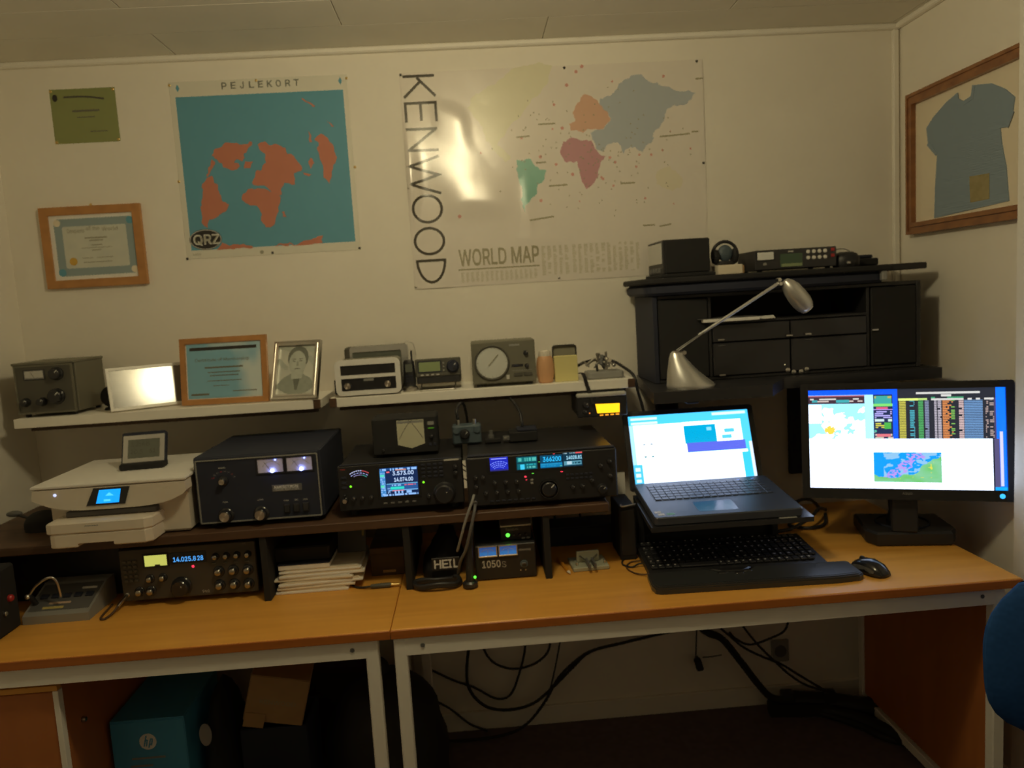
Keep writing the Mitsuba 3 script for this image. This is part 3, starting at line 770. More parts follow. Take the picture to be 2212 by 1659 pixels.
# the front control strip: a bowed panel whose lower edge curves down in the middle
cp = Polygon([(x0, 1.086), (x0 - .003, 1.06)] + [(x0 + .4 * t, 1.026 + .034 * (2 * t - 1) ** 4) for t in np.linspace(.03, .97, 15)] + [(x1 + .001, 1.062), (x1, 1.086)])
add('control_panel', ext(cp, yf + .046, .046), 'ivory_plastic', pr_)
add('lid', slab_b(Polygon([(x0 - .002, yf - .002), (x1 + .002, yf - .002), (x1 + .002, yb), (x0 - .002, yb)]), 1.0885, .010, .003), 'white_plastic', pr_)
bzl = add('screen_bezel', ext(Polygon([(-1.040, 1.0375), (-.940, 1.0375), (-.924, 1.0835), (-1.017, 1.0835)]), yf, .003), 'black_gloss', pr_)
mat('screen_glass', (.02, .03, .05), .2, .5)
add('screen', ext(Polygon([(-1.014, 1.0425), (-.955, 1.0425), (-.9465, 1.0785), (-1.002, 1.0785)]), yf - .003, .0006), 'screen_glass', bzl, emit=(.0, .42, 1.25), weight=.15)
add('screen_icon', ext(Polygon([(-.988, 1.062), (-.977, 1.071), (-.966, 1.062)]), yf - .0037, .0003), 'screen_glass', bzl, emit=(.1, .75, 1.3), weight=.02)
add('screen_icon', ext(sbox(-.993, 1.0475, -.976, 1.0525), yf - .0037, .0003), 'screen_glass', bzl, emit=(.1, .75, 1.3), weight=.02)
led('power_button', (-1.118, yf - .001, 1.072), .0042, (.55, .65, 1.1), pr_)
add('output_slot', bx(-1.108, -.872, yf + .02, yf + .046, 1.004, 1.019, .002), 'dark_grey', pr_)
ty = yf - .035
tray = Polygon([(-1.134, .952), (-1.128, .9375), (-1.058, .9375), (-1.055, .945), (-.968, .945), (-.966, .9375), (-.878, .9375), (-.860, .952), (-.862, 1.002), (-.874, 1.006), (-1.10, 1.006), (-1.136, 1.015)])
ptop = slab_b(Polygon([(-1.134, ty + .004), (-1.120, ty), (-.885, ty), (-.866, ty + .014), (-.860, -.50), (-1.134, -.50)]), .973, .031, .004)
pbot = join(slab_b(Polygon([(-1.128, ty + .006), (-1.115, ty + .002), (-1.058, ty + .002), (-1.058, -.50), (-1.128, -.50)]), RZ + .001, .0365, .003), slab_b(Polygon([(-.966, ty + .002), (-.885, ty + .002), (-.868, ty + .016), (-.866, -.50), (-.966, -.50)]), RZ + .001, .0365, .003), bx(-1.06, -.962, ty + .002, -.50, RZ + .011, .9715, .001))
add('paper_tray', ptop, 'ivory_plastic', pr_)
add('paper_tray', pbot, 'ivory_plastic', pr_)
add('tray_mark', ext(sbox(-1.035, .9915, -1.000, .994), ty, .0004), 'mid_grey', pr_)
add('printed_logo', txt('ENVY', .007, -.845, 1.068, yf, .0003), 'ink_pale', pr_)

# --- weather display on the printer
wd = thing('weather_display', 'silver framed grey LCD display tilted in a black cradle on top of the printer', 'display')
put(-.950, -.392, 1.0987, rz=5)
add('cradle', join(slab_b(rr(-.060, .060, -.026, .026, .008), 0, .018, .003), bx(-.055, .055, .008, .024, .014, .03, .003)), 'black_matt', wd)
put(-.950, -.392, 1.113, rz=5, rx=-24)
add('housing', ext(rr(-.060, .060, 0, .092, .006), .014, .014), 'charcoal', wd)
add('frame', ext(ring_frame(-.056, .056, .002, .082, .0125), 0, .003), 'silver_paint', wd)
mat('lcd_grey', (.11, .12, .10), .22, .5)
add('screen', bx(-.0435, .0435, -.001, 0, .0145, .0695, 0), 'lcd_grey', wd)
for s, h, xx, zz in (('12:48', .014, -.038, .050), ('20.5', .012, -.038, .028), ('61', .012, .012, .028)):
    add('digits', txt(s, h, xx, zz, -.001, .0002), 'olive_dark', wd)
home()

# --- linear amplifier
am = thing('amplifier', 'large charcoal linear amplifier with two glowing blue meters on the riser', 'amplifier')
ax0, ax1, ay, az0, az1 = -.777, -.434, -.50, .947, 1.134
put(0, 0, 0)
case = trimesh.convex.convex_hull(np.array([(x, y, z) for x in (ax0, ax1) for y, z in ((ay + .006, az0 + .002), (ay + .006, az1), (-.13, az1), (-.13, az0 + .002))]))
add('case', bx(ax0, ax1, ay + .012, -.13, az0, az1, .003), 'charcoal', am)
add('front_panel', bx(ax0 + .004, ax1 - .004, ay, ay + .012, az0 + .002, az1 - .002, .002), 'charcoal', am)
mat('amp_panel', (.075, .075, .078), .55, .35)
mat('trim_worn', (.20, .20, .185), .35, .5)
add('trim_frame', ext(rr(ax0 + .008, ax1 - .005, .9515, 1.128, .004).difference(rr(ax0 + .0115, ax1 - .0085, .955, 1.1245, .003)), ay, .0025), 'trim_worn', am)
for mx in (-.603, -.5245):
    mt = add('meter', ext(ring_frame(mx - .003, mx + .0735, 1.078, 1.1235, .004), ay + .001, .004), 'black', am)
    add('face', bx(mx + .001, mx + .0695, ay - .0008, ay, 1.082, 1.1195, 0), 'meter_card', mt)
    add('lamp', trimesh.creation.icosphere(subdivisions=2, radius=.0048).apply_translation((mx + .040, ay - .0062, 1.0868)), 'lens_white', mt, smooth=True, emit=(3.6, 5.0, 14.0), weight=.6)
    add('lamp', trimesh.creation.icosphere(subdivisions=1, radius=.0016).apply_translation((mx + .050, ay - .004, 1.1165)), 'lens_white', mt, smooth=True, emit=(2.0, 3.0, 10.0), weight=.1)
    add('needle', ext(LineString([(mx + .037, 1.084), (mx + .018, 1.112)]).buffer(.0005), ay - .0009, .0003), 'ink_black', mt)
    add('scale', ext(LineString([(mx + .037 + .028 * math.sin(a), 1.082 + .030 * math.cos(a)) for a in np.linspace(-1, 1, 15)]).buffer(.0005), ay - .0009, .0002), 'ink_grey', mt)
bd = add('badge', bx(-.569, -.488, ay - .0015, ay, 1.027, 1.046, .0005), 'dark_grey', am)
add('lettering', txt('AMERITRON', .0075, -.5645, 1.0355, ay - .0015, .0004, True, width=.066), 'print_white', bd)
add('lettering', txt('LINEAR AMPLIFIER', .0038, -.5645, 1.030, ay - .0015, .0004, width=.068), 'light_grey', bd)
knob(-.697, 1.068, ay, .0095, .020, am, 'black_satin', 'spun', skirt=.014)
knob(-.699, .971, ay, .0165, .020, am, 'black_gloss', 'spun', skirt=.0215)
knob(-.604, .969, ay, .0165, .020, am, 'black_gloss', 'spun', skirt=.0215)
for sx in (-.533, -.5075, -.482):
    sw = add('rocker_switch', bx(sx - .0085, sx + .0085, ay - .003, ay, .966, .991, .001), 'black', am)
    add('paddle', trimesh.convex.convex_hull(np.array([(sx + e, y, z) for e in (-.0065, .0065) for y, z in ((ay - .003, .968), (ay - .003, .989), (ay - .008, .970), (ay - .005, .987))])), 'black_gloss', sw)
for s, xx, zz, wdt in (('BAND', -.708, 1.1015, .018), ('TUNE', -.706, 1.006, .014), ('LOAD', -.611, 1.006, .015), ('STBY', -.541, .998, .014), ('OPR', -.512, .998, .010), ('PWR', -.488, .998, .011)):
    add('printed_word', txt(s, .0042, xx, zz, ay, .0003, width=wdt), 'light_grey', am)
for k, a in enumerate(np.linspace(-1.2, 1.2, 8)):
    add('printed_word', txt(('160', '80', '40', '30', '20', '17', '15', '10')[k], .0036, -.697 + .031 * math.sin(a), 1.066 + .026 * math.cos(a), ay, .0003, centre=True), 'mid_grey' if k % 3 else 'red_plastic', am)
for fx in (ax0 + .03, ax1 - .03):
    for fy in (ay + .04, -.17):
        add('foot', cyl((fx, fy, RZ), .010, .0122), 'rubber', am)

# ================================================================== under the riser, left
# --- transceiver with many knobs
ts = thing('transceiver', 'older brown-black transceiver full of knobs with a yellow meter, under the riser', 'radio')
ty_, tx0, tx1, tz0, tz1 = -.49, -1.004, -.634, .746, .893
add('case', bx(tx0 + .004, tx1 - .004, ty_ + .012, -.15, tz0, tz1, .003), 'black', ts)
mat('panel_brown', (.050, .044, .036), .5, .4)
add('front_panel', bx(tx0, tx1, ty_, ty_ + .012, tz0, tz1 - .002, .002), 'panel_brown', ts)
mt = add('meter', ext(ring_frame(-.940, -.871, .837, .876, .004), ty_, .003), 'black', ts)
mat('meter_lit', (.4, .4, .2), .6, .3)
add('face', bx(-.936, -.875, ty_ - .0008, ty_, .841, .872, 0), 'meter_lit', mt, emit=(.50, .52, .105), weight=.1)
add('shutter', bx(-.909, -.895, ty_ - .0022, ty_ - .0009, .841, .845, .0003), 'olive_dark', mt)
dp = add('display', bx(-.866, -.768, ty_ - .0015, ty_, .842, .874, .0008), 'black_gloss', ts)
for s, h, xx, zz, w, c in (('14.025.8', .0125, -.860, .8485, .062, (.09, .42, 1.0)), ('28', .0125, -.794, .8485, .016, (.09, .42, 1.0))):
    add('digits', txt(s, h, xx, zz, ty_ - .0016, .0003, True, width=w), 'screen_glass', dp, emit=c, weight=.02)
led('indicator', (-.807, ty_ - .0005, .8315), .004, (1.3, .05, .12), ts, lens='lens_red')
for kx in (-.743, -.714, -.685, -.655):
    knob(kx, .855, ty_, .0075, .014, ts, 'black_gloss', 'dome', skirt=.010)
for kx, kz in ((-.738, .812), (-.699, .812), (-.659, .811), (-.739, .773), (-.699, .773), (-.660, .771)):
    knob(kx, kz, ty_, .0105, .016, ts, 'black_gloss', 'dome', skirt=.0155)
for kx, kz, r in ((-.926, .806, .0085), (-.891, .807, .0085), (-.958, .771, .010), (-.927, .771, .010)):
    knob(kx, kz, ty_, r, .014, ts, 'black_gloss', 'dome', skirt=r * 1.4)
vfo = knob(-.843, .777, ty_, .024, .024, ts, 'black_gloss', skirt=.028)
add('dimple', cyl((-.833, ty_ - .024, .789), .005, .001, '-y', 18), 'black_satin', vfo)
for r_ in range(5):
    for c_ in range(3):
        add('button', bx(-.995 + c_ * .014, -.985 + c_ * .014, ty_ - .004, ty_, .800 + r_ * .0135, .808 + r_ * .0135, .001), 'olive_dark', ts)
for kx in (-.75, -.72, -.69, -.66):
    add('button', bx(kx - .006, kx + .006, ty_ - .003, ty_, .832, .838, .001), 'olive_dark', ts)
add('printed_word', txt('940', .008, -.790, .754, ty_, .0003), 'light_grey', ts)
add('jack', turn(lathe([(0, 0), (.006, 0), (.006, .004), (.004, .005), (0, .005)]), '-y', (-.991, ty_, .765)), 'steel', ts, smooth=35)
for fx in (tx0 + .03, tx1 - .03):
    for fy in (ty_ + .05, -.2):
        add('foot', cyl((fx, fy, .7303), .010, .0157), 'rubber', ts)
pl = thing('jack_plug', 'chrome jack plug with its brown cord at the left corner of the knobby transceiver', 'plug')
add('plug', tube([(-.991, ty_ - .005, .765), (-.998, ty_ - .025, .756), (-1.003, ty_ - .040, .748)], .0048, 10), 'chrome', pl, smooth=40)
add('cord', tube([(-1.003, ty_ - .038, .749), (-1.010, ty_ - .06, .738), (-1.02, ty_ - .085, .7335), (-1.035, ty_ - .07, .7335), (-1.045, ty_ + .02, .7335)], .003), 'walnut', pl, smooth=True)

# --- grey morse keyer box with labels, and the gooseneck beside it
kb = thing('keyer_box', 'low grey keyer box with two pale label strips, at the far left of the desks', 'radio equipment')
prof = [(-.565, .7303), (-.565, .752), (-.555, .757), (-.44, .800), (-.40, .800), (-.40, .7303)]
m = trimesh.convex.convex_hull(np.array([(x, y, z) for x in (-1.236, -1.064) for y, z in prof]))
add('case', m, 'mid_grey', kb)
slope = math.degrees(math.atan2(.043, .115))
put(-1.150, -.555, .7575, rx=slope)
mat('label_yellow', (.46, .38, .13), .7, .2)
mat('label_pink', (.50, .36, .26), .7, .2)
add('label_strip', bx(-.045, .010, .012, .021, 0, .0006, .0002), 'label_yellow', kb)
add('label_strip', bx(-.035, .022, .030, .038, 0, .0006, .0002), 'label_pink', kb)
add('label_strip', bx(.030, .070, .085, .093, 0, .0006, .0002), 'paper', kb)
add('top_plate', bx(-.080, .080, .006, .112, -.0004, .0003, .0002), 'dark_grey', kb)
for k in range(5):
    add('key', bx(-.068 + k * .03, -.048 + k * .03, .052, .068, .0002, .005, .001), 'charcoal', kb)
home()
gn = thing('gooseneck', 'thin silver gooseneck arching over the grey keyer box', 'microphone')
add('neck', tube([(-1.219, -.55, .806), (-1.197, -.55, .831), (-1.163, -.55, .850), (-1.147, -.545, .838), (-1.142, -.54, .792)], .0036, 10), 'steel', gn, smooth=True)
add('tip', trimesh.creation.icosphere(subdivisions=2, radius=.007).apply_translation((-1.222, -.553, .803)), 'chrome', gn, smooth=True)
add('grip', tube([(-1.2215, -.545, .802), (-1.221, -.535, .79), (-1.2205, -.52, .7685)], .007, 12), 'black', gn, smooth=40)
rd = thing('red_knob_box', 'black box with red knob at the far left edge of the desk', 'radio equipment')
add('case', bx(-1.44, -1.240, -.672, -.56, .7303, .905, .006), 'black_matt', rd)
add('button', turn(lathe([(0, 0), (.009, 0), (.009, .006), (.006, .010), (0, .011)], 18), 'x', (-1.240, -.60, .82)), 'red_plastic', rd, smooth=35)
add('jack', cyl((-1.240, -.63, .79), .006, .008, 'x', 16), 'steel', rd)
sp = thing('desk_speaker', 'black speaker box in the dark corner under the left end of the riser', 'speaker')
add('case', bx(-1.40, -1.04, -.38, -.15, .7303, .898, .004), 'black_matt', sp)
add('grille', bx(-1.39, -1.05, -.3835, -.3802, .742, .888, .002), 'black', sp)
wb = thing('webcam', 'small black gadget on a low arm in the corner left of the printer', 'camera')
add('arm', tube([(-1.30, -.33, .940), (-1.33, -.31, .955), (-1.375, -.285, .962)], .004), 'black', wb, smooth=True)
add('head', trimesh.creation.icosphere(subdivisions=2, radius=.016).apply_scale((1.5, .7, .6)).apply_translation((-1.39, -.28, .966)), 'dark_grey', wb, smooth=True)
add('base', lump(-1.265, -.36, RZ, .055, .05, .045, 21, .01), 'black_matt', wb, smooth=50)
cb = solo('cable', tube([(-1.20, -.215, 1.05), (-1.235, -.21, 1.045), (-1.255, -.20, 1.00), (-1.25, -.19, .95), (-1.20, -.18, .940)], .006), 'black', 'short black cord looping behind the left side of the printer', 'cable', smooth=True)
# ================================================================== on the right wall shelf
# --- white retro table radio
rt = thing('table_radio', 'white retro table radio with dark grille and two metal knobs on the right shelf', 'radio')
put(-.4185, -.240, SZ)
shell = rr(0, .198, .004, .113, .018)
add('shell', ext(rr(.003, .195, .006, .111, .017), .10, .096), 'olive_grey', rt)
add('front_frame', ext(shell.difference(unary_union([sbox(.017, .066, .183, .096), sbox(.017, .018, .183, .056)])), .006, .010), 'white_plastic', rt)
add('grille', bx(.017, .183, .001, .004, .066, .096, 0), 'ink_black', rt)
for k in range(7):
    add('grille_bar', bx(.018, .182, -.0005, .0012, .0675 + k * .0041, .0688 + k * .0041, 0), 'black_matt', rt)
add('control_panel', bx(.017, .183, .0005, .004, .018, .056, 0), 'black_gloss', rt)
add('display', bx(.085, .115, -.0005, .0005, .046, .054, 0), 'mid_grey', rt)
for kx in (.036, .158):
    knob(kx, .034, .0005, .012, .012, rt, 'black_gloss', 'spun')
for fx in (.03, .168):
    for fy in (.02, .09):
        add('foot', cyl((fx, fy, 0), .008, .0062), 'rubber', rt)
home()
# --- silver clock radio behind it
cr = thing('clock_radio', 'silver edged clock with grey display, standing behind the white retro radio', 'clock')
put(-.412, -.105, SZ)
add('case', bx(.003, .200, .006, .075, 0, .143, .006), 'olive_dark', cr)
add('front_frame', ext(rr(.022, .208, .02, .1445, .008).difference(rr(.030, .186, .03, .127, .004)), .006, .010), 'silver_paint', cr)
add('display', bx(.028, .19, .001, .004, .03, .128, 0), 'lcd_grey', cr)
add('aerial', tube([(.19, .06, .14), (.20, .062, .15), (.222, .065, .138), (.228, .065, .10)], .001), 'steel', cr, smooth=True)
home()
# --- little black box peeking out on its left
bb = thing('black_charger', 'small black charger peeking out left of the white retro radio', 'charger')
add('case', bx(-.438, -.412, -.16, -.08, SZ, 1.293, .003), 'black_matt', bb)
# --- black handset with chrome foot
hs = thing('handheld_radio', 'upright black handheld radio with chrome foot between retro radio and green LCD transceiver', 'radio')
put(-.198, -.185, SZ)
add('stand', slab_b(Point(0, 0).buffer(.024, quad_segs=8), 0, .016, .004), 'steel', hs)
add('body', loft([ell((0, 0, z), (a, 0, 0), (0, b, 0)) for z, a, b in ((.012, .017, .012), (.03, .020, .014), (.07, .018, .013), (.092, .017, .012), (.098, .012, .008))]), 'black', hs, smooth=40)
add('display', bx(-.011, .011, -.0145, -.011, .06, .085, .001), 'lcd_grey', hs)
for r_ in range(3):
    for c_ in range(3):
        add('button', bx(-.011 + c_ * .008, -.005 + c_ * .008, -.0155, -.011, .030 + r_ * .008, .035 + r_ * .008, .0008), 'charcoal', hs)
add('antenna', cyl((.010, .002, .096), .003, .03, 'z', 12), 'black', hs)
home()
# --- compact transceiver with green LCD on a wire stand
gt = thing('compact_transceiver', 'compact black transceiver with unlit pale green LCD on the right shelf', 'radio')
mat('lcd_green', (.24, .30, .15), .3, .5)
put(-.178, -.205, SZ + .022, rx=-4)
add('case', bx(.002, .140, .010, .13, 0, .076, .003), 'olive_dark', gt)
add('front_panel', bx(0, .142, 0, .011, .020, .0765, .003), 'olive_dark', gt)
lc = add('lcd_bezel', bx(.008, .082, -.0015, 0, .033, .070, .001), 'charcoal', gt)
add('lcd', bx(.012, .078, -.002, -.0014, .037, .066, 0), 'lcd_green', lc)
for k in range(4):
    add('button', bx(.016 + k * .016, .026 + k * .016, -.003, 0, .024, .028, .0008), 'light_grey', gt)
for k in range(3):
    add('button', bx(.086, .091, -.003, 0, .036 + k * .011, .041 + k * .011, .0008), 'mid_grey', gt)
vk = knob(.117, .049, 0, .017, .015, gt, 'charcoal', skirt=.020)
add('dimple', cyl((.122, -.015, .042), .0045, .001, '-y', 16), 'black', vk)
add('lower_front', bx(.004, .138, .002, .011, 0, .0205, .002), 'black', gt)
home()
put(-.178, -.205, SZ)
for kx in (.018, .124):
    add('wire_foot', tube([(kx, .02, .024), (kx - .004, -.008, .006), (kx - .004, -.012, .002), (kx - .004, .09, .002)], .002), 'steel', gt, smooth=True)
add('wire_foot', tube([(.012, -.012, .0022), (.068, -.0125, .0022), (.122, -.012, .0022)], .002), 'steel', gt, smooth=True)
home()
# --- rotator controller with the big round dial
rc = thing('dial_meter', 'olive grey controller box with one big round white compass dial on the right shelf', 'meter')
put(-.001, -.228, SZ + .003)
add('case', bx(0, .198, .008, .13, .006, .137, .003), 'olive_grey', rc)
add('front_panel', bx(.001, .197, 0, .009, .008, .136, .002), 'olive_grey', rc)
di = add('dial_ring', turn(lathe([(.0485, 0), (.0545, 0), (.0545, .006), (.0515, .0085), (.0485, .006)], 56), '-y', (.062, 0, .073)), 'olive_dark', rc, smooth=35)
mat('dial_white', (.56, .57, .53), .45, .4)
add('face', cyl((.062, 0, .073), .0488, .002, '-y', 56, .0002), 'dial_white', di)
ang = math.radians(43)
add('needle', ext(LineString([(.051, .063), (.051 + .046 * math.sin(ang), .063 + .046 * math.cos(ang))]).buffer(.0017, cap_style=2), -.003, .0008), 'ink_grey', di)
for k in range(24):
    a = k * math.pi / 12
    add('tick', ext(LineString([(.062 + r * math.sin(a), .073 + r * math.cos(a)) for r in (.0425, .0465)]).buffer(.0004 if k % 6 else .0008), -.002, .0002), 'ink_grey', di)
add('badge', bx(.118, .150, -.001, 0, .120, .126, .0003), 'mid_grey', rc)
knob(.168, .097, 0, .0075, .012, rc, 'black_satin')
knob(.169, .057, 0, .0065, .010, rc, 'black_satin')
add('slider_slot', bx(.122, .158, -.001, 0, .055, .063, .0003), 'black', rc)
add('slider', bx(.130, .144, -.004, -.0005, .056, .062, .001), 'charcoal', rc)
add('button', bx(.104, .114, -.004, 0, .018, .032, .001), 'light_grey', rc)
for bx_ in (.128, .158):
    add('rocker', bx(bx_, bx_ + .027, -.004, 0, .026, .037, .0012), 'olive_dark', rc)
add('printed_line', ext(sbox(.124, .043, .186, .0445), 0, .0003), 'mid_grey', rc)
for fx in (.02, .178):
    for fy in (.02, .11):
        add('foot', cyl((fx, fy, -.0025), .009, .0088), 'rubber', rc)
home()
# --- peach jar
pj = thing('peach_jar', 'peach coloured rounded plastic bottle with clear cap beside the dial controller', 'bottle')
mat('peach', (.60, .33, .17), .5, .4)
mat('peach_clear', (.66, .60, .50), .25, .5)
add('body', loft([ell((.2275, -.205, SZ + z), (a, 0, 0), (0, a * .75, 0)) for z, a in ((0, .018), (.004, .023), (.03, .0275), (.055, .0272), (.075, .025), (.084, .020))]), 'peach', pj, smooth=45)
add('cap', loft([ell((.2275, -.205, SZ + z), (a, 0, 0), (0, a * .75, 0)) for z, a in ((.0842, .0195), (.097, .019), (.101, .015))]), 'peach_clear', pj, smooth=45)
# --- plastic box with yellow note pad
nb = thing('note_holder', 'dark framed plastic note box with a pale yellow pad on the right shelf', 'note pad')
mat('note_yellow', (.62, .56, .25), .8, .2)
mat('smoke_plastic', (.22, .21, .16), .25, .5)
add('back', ext(rr(.2555, .3315, SZ, SZ + .113, .010), -.165, .006), 'smoke_plastic', nb)
add('rim', ext(rr(.2545, .3325, SZ - .0002, SZ + .114, .011).difference(rr(.258, .329, SZ + .003, SZ + .110, .008)), -.171, .010), 'ink_black', nb)
add('note_pad', bx(.257, .330, -.208, -.1815, SZ, SZ + .080, .001), 'note_yellow', nb)
# --- pile of clamps and connectors, black strap and cable
jk = thing('connector_tray', 'grey plastic tray heaped with metal clamps and connectors at the right shelf end', 'tray')
put(.418, -.165, SZ)
add('tray', slab_b(rr(-.058, .058, -.045, .045, .012), 0, .022, .004), 'mid_grey', jk)
for k in range(9):
    a, b, c = rng.uniform(-.045, .04), rng.uniform(-.03, .03), .022 + rng.uniform(0, .03)
    put(.418 + a, -.165 + b, SZ + c, rz=rng.uniform(0, 180), rx=rng.uniform(-40, 40), ry=rng.uniform(-60, 60))
    if k % 3:
        mm_ = lathe([(0, 0), (.006, 0), (.006, .010), (.0045, .011), (.0045, .020), (.007, .021), (.007, .030), (0, .030)], 14)
    else:
        mm_ = join(bx(-.020, .020, -.003, .003, -.004, .004, .001), cyl((-.014, 0, -.012), .0025, .03, 'z', 10))
    add('connector', mm_, 'steel' if k % 2 else 'dark_grey', jk, smooth=35)
put(.418, -.165, SZ)
add('post', cyl((.010, .0, .02), .004, .062, 'z', 12), 'steel', jk)
home()
solo('coax_cable', tube([(.335, -.17, 1.288), (.37, -.10, 1.292), (.41, -.095, 1.296), (.455, -.10, 1.292), (.490, -.13, 1.270), (.512, -.18, 1.245), (.520, -.19, 1.20), (.538, -.19, 1.12), (.552, -.15, 1.03)], .0048), 'black', 'black cable running over the connector tray and down past the shelf end', 'cable', smooth=True)
st = LineString([(0, 0), (1, 0)])
solo('strap', loft([np.array(ell(c, (.006, 0, 0), (0, .0025, 0), 10)) for c in spline([(.333, -.175, 1.262), (.338, -.22, 1.270), (.342, -.256, 1.262), (.348, -.2575, 1.235), (.355, -.2615, 1.212), (.362, -.276, 1.176)], 5)]), 'black_matt', 'black strap hanging over the front edge of the right shelf', 'strap', smooth=True)

# --- mobile radio with amber display hung under the shelf
ar_ = thing('mobile_transceiver', 'black mobile radio with glowing amber display hung under the right shelf', 'radio')
put(.313, -.268, 1.135)
add('bracket', bx(.004, .152, .02, .14, .066, .0805, .002), 'black_matt', ar_)
add('top_lip', slab_b(rr(0, .155, -.004, .02, .008), .062, .012, .003), 'light_grey', ar_)
add('case', bx(.002, .154, .008, .15, .002, .060, .004), 'black', ar_)
add('front_panel', bx(0, .156, 0, .009, 0, .061, .004), 'black_satin', ar_)
add('display', ext(Polygon([(.062, .011), (.131, .010), (.132, .038), (.057, .040)]), 0, .0008), 'lens_amber', ar_, emit=(1.9, .86, .015), weight=.15)
for k in range(4):
    add('button', bx(.069 + k * .0165, .080 + k * .0165, -.0025, 0, .0025, .0065, .001), 'lens_amber', ar_, emit=(1.1, .40, .03), weight=.01)
knob(.026, .040, 0, .010, .012, ar_, 'black_satin')
knob(.022, .018, 0, .007, .010, ar_, 'black_satin')
led('indicator', (.038, -.0005, .013), .002, (.9, .25, .05), ar_, lens='lens_amber')
home()

# ================================================================== on the riser, right half
# --- first transceiver, with the square blue screen
ic = thing('transceiver', 'black transceiver with square blue screen in the middle of the riser', 'radio')
iy, ix0, ix1, iz0, iz1 = -.50, -.390, -.046, .957, 1.084
add('case', bx(ix0 + .003, ix1 - .003, iy + .014, -.16, iz0, iz1 - .003, .003), 'black', ic)
add('front_panel', bx(ix0, ix1, iy, iy + .015, iz0, iz1, .003), 'black', ic)
add('top_edge', bx(ix0 + .006, ix1 - .006, iy + .0005, iy + .014, iz1, iz1 + .0025, .001), 'charcoal', ic)
sc = add('screen_bezel', bx(-.283, -.164, iy - .0015, iy, .984, 1.077, .001), 'black_gloss', ic)
mat('screen_dark', (.01, .012, .02), .2, .5)


def boxes(base, items):
    """An emitting face: items are (u0, u1, v0, v1, colour), v measured down from the top edge."""
    def fn(p, n, uv):
        c = mi.Color3f(*base)
        for it in items:
            u0, u1, v0, v1, col = it[:5]
            inside = (uv.x > u0) & (uv.x < u1) & (uv.y > v0) & (uv.y < v1)
            if len(it) > 5:                                     # a row of bars or letters: pitch along u, pitch along v, fill
                pu, pv, fill = it[5:]
                inside &= mikit.cell_rand(dr.floor(uv.x / pu), dr.floor(uv.y / pv), 3) < fill
                if pv < 1:
                    inside &= (uv.y / pv - dr.floor(uv.y / pv)) < .62
            c = dr.select(inside, mi.Color3f(*col), c)
        return c
    return proc(fn)


def screen_quad(x0, x1, z0, z1, y):
    """A face towards -y with uv from its top left corner."""
    v = np.array([(x0, y, z1), (x1, y, z1), (x1, y, z0), (x0, y, z0)])
    m = trimesh.Trimesh(v, [(0, 3, 2), (0, 2, 1)], process=False)
    return m, np.array([(0, 0), (1, 0), (1, 1), (0, 1.0)])


P_ = (.30, .56, 1.0)
icm = [(.0, 1, .0, .07, (.01, .07, .25)), (.02, .98, .02, .10, P_, .035, 1.1, .55), (0, .14, .08, 1, (.05, .25, .60)), (.01, .13, .17, .97, P_, .02, .075, .6), (.01, .12, .22, .30, (.1, .8, .55)), (.01, .10, .60, .68, (.1, .8, .5)),
       (.18, .26, .12, .17, (.9, .15, .2)), (.42, .70, .06, .10, (.7, .35, .3)), (.16, .98, .56, .58, (.2, .6, .9)), (.18, .95, .60, .66, (.20, .1, .2), .03, 1.1, .7), (.16, .98, .58, .82, (.02, .10, .32)), (.26, .62, .68, .77, (.03, .75, .62)), (.28, .60, .60, .65, P_, .03, 1.1, .6), (.62, .93, .61, .65, (.75, .15, .2), .03, 1.1, .6),
       (.2, .98, .79, .82, (.2, .5, .9)), (.28, .9, .83, .92, P_, .045, 1.1, .5), (.3, .62, .80, .83, (.8, .25, .3)), (.02, .98, .93, .99, P_, .03, 1.1, .72), (.18, .25, .70, .92, P_, .03, .04, .6)]
m, uv = screen_quad(-.2745, -.1705, .9915, 1.0705, iy - .0018)
add('screen', m, 'screen_dark', sc, uv=uv, emit=boxes((.004, .020, .085), icm), weight=.1)
for s, h, xx, zz, w in (('3.573.00', .0105, -.240, 1.0495, .058), ('14.074.00', .0105, -.237, 1.0315, .052)):
    add('digits', txt(s, h, xx, zz, iy - .0020, .0003, True, width=w), 'screen_dark', sc, emit=(.62, .82, 1.15), weight=.02)
mt = add('meter', bx(-.362, -.298, iy - .001, iy, 1.046, 1.078, .001), 'black_gloss', ic)
cxm, czm = -.330, 1.025
for r_, col, a0, a1, w in ((.044, (.75, .8, 1.2), -.62, .15, .0026), (.044, (.9, .12, .15), .18, .62, .0026), (.0375, (.45, .5, 1.0), -.66, .66, .0022), (.032, (.5, .45, .9), -.5, .2, .0018), (.032, (.1, .6, .5), .25, .66, .0018)):
    pts = [(cxm + r_ * math.sin(a), czm + r_ * math.cos(a)) for a in np.linspace(a0, a1, 18)]
    seg = unary_union([LineString(pts[i:i + 2]).buffer(w / 2, cap_style=2) for i in range(0, 17) if i % 3 != 2])
    add('printed_scale', ext(seg, iy - .001, .0003), 'screen_dark', mt, emit=tuple(.7 * q for q in col), weight=.01)
add('printed_word', txt('POWER', .004, -.382, 1.0725, iy, .0003, width=.014), 'red_plastic', ic)
led('indicator', (-.356, iy - .0005, 1.026), .0032, (.25, 1.1, .02), ic, lens='lens_green')
led('indicator', (-.156, iy - .0005, 1.0235), .0032, (.25, 1.1, .02), ic, lens='lens_green')
knob(-.374, .988, iy, .0075, .012, ic, 'black_gloss', 'spun', skirt=.0095)
knob(-.374, 1.003, iy, .004, .008, ic, 'black_gloss')
for k in range(5):
    add('function_key', bx(-.270 + k * .0198, -.259 + k * .0198, iy - .003, iy, .9695, .9745, .0008), 'dark_grey', ic)
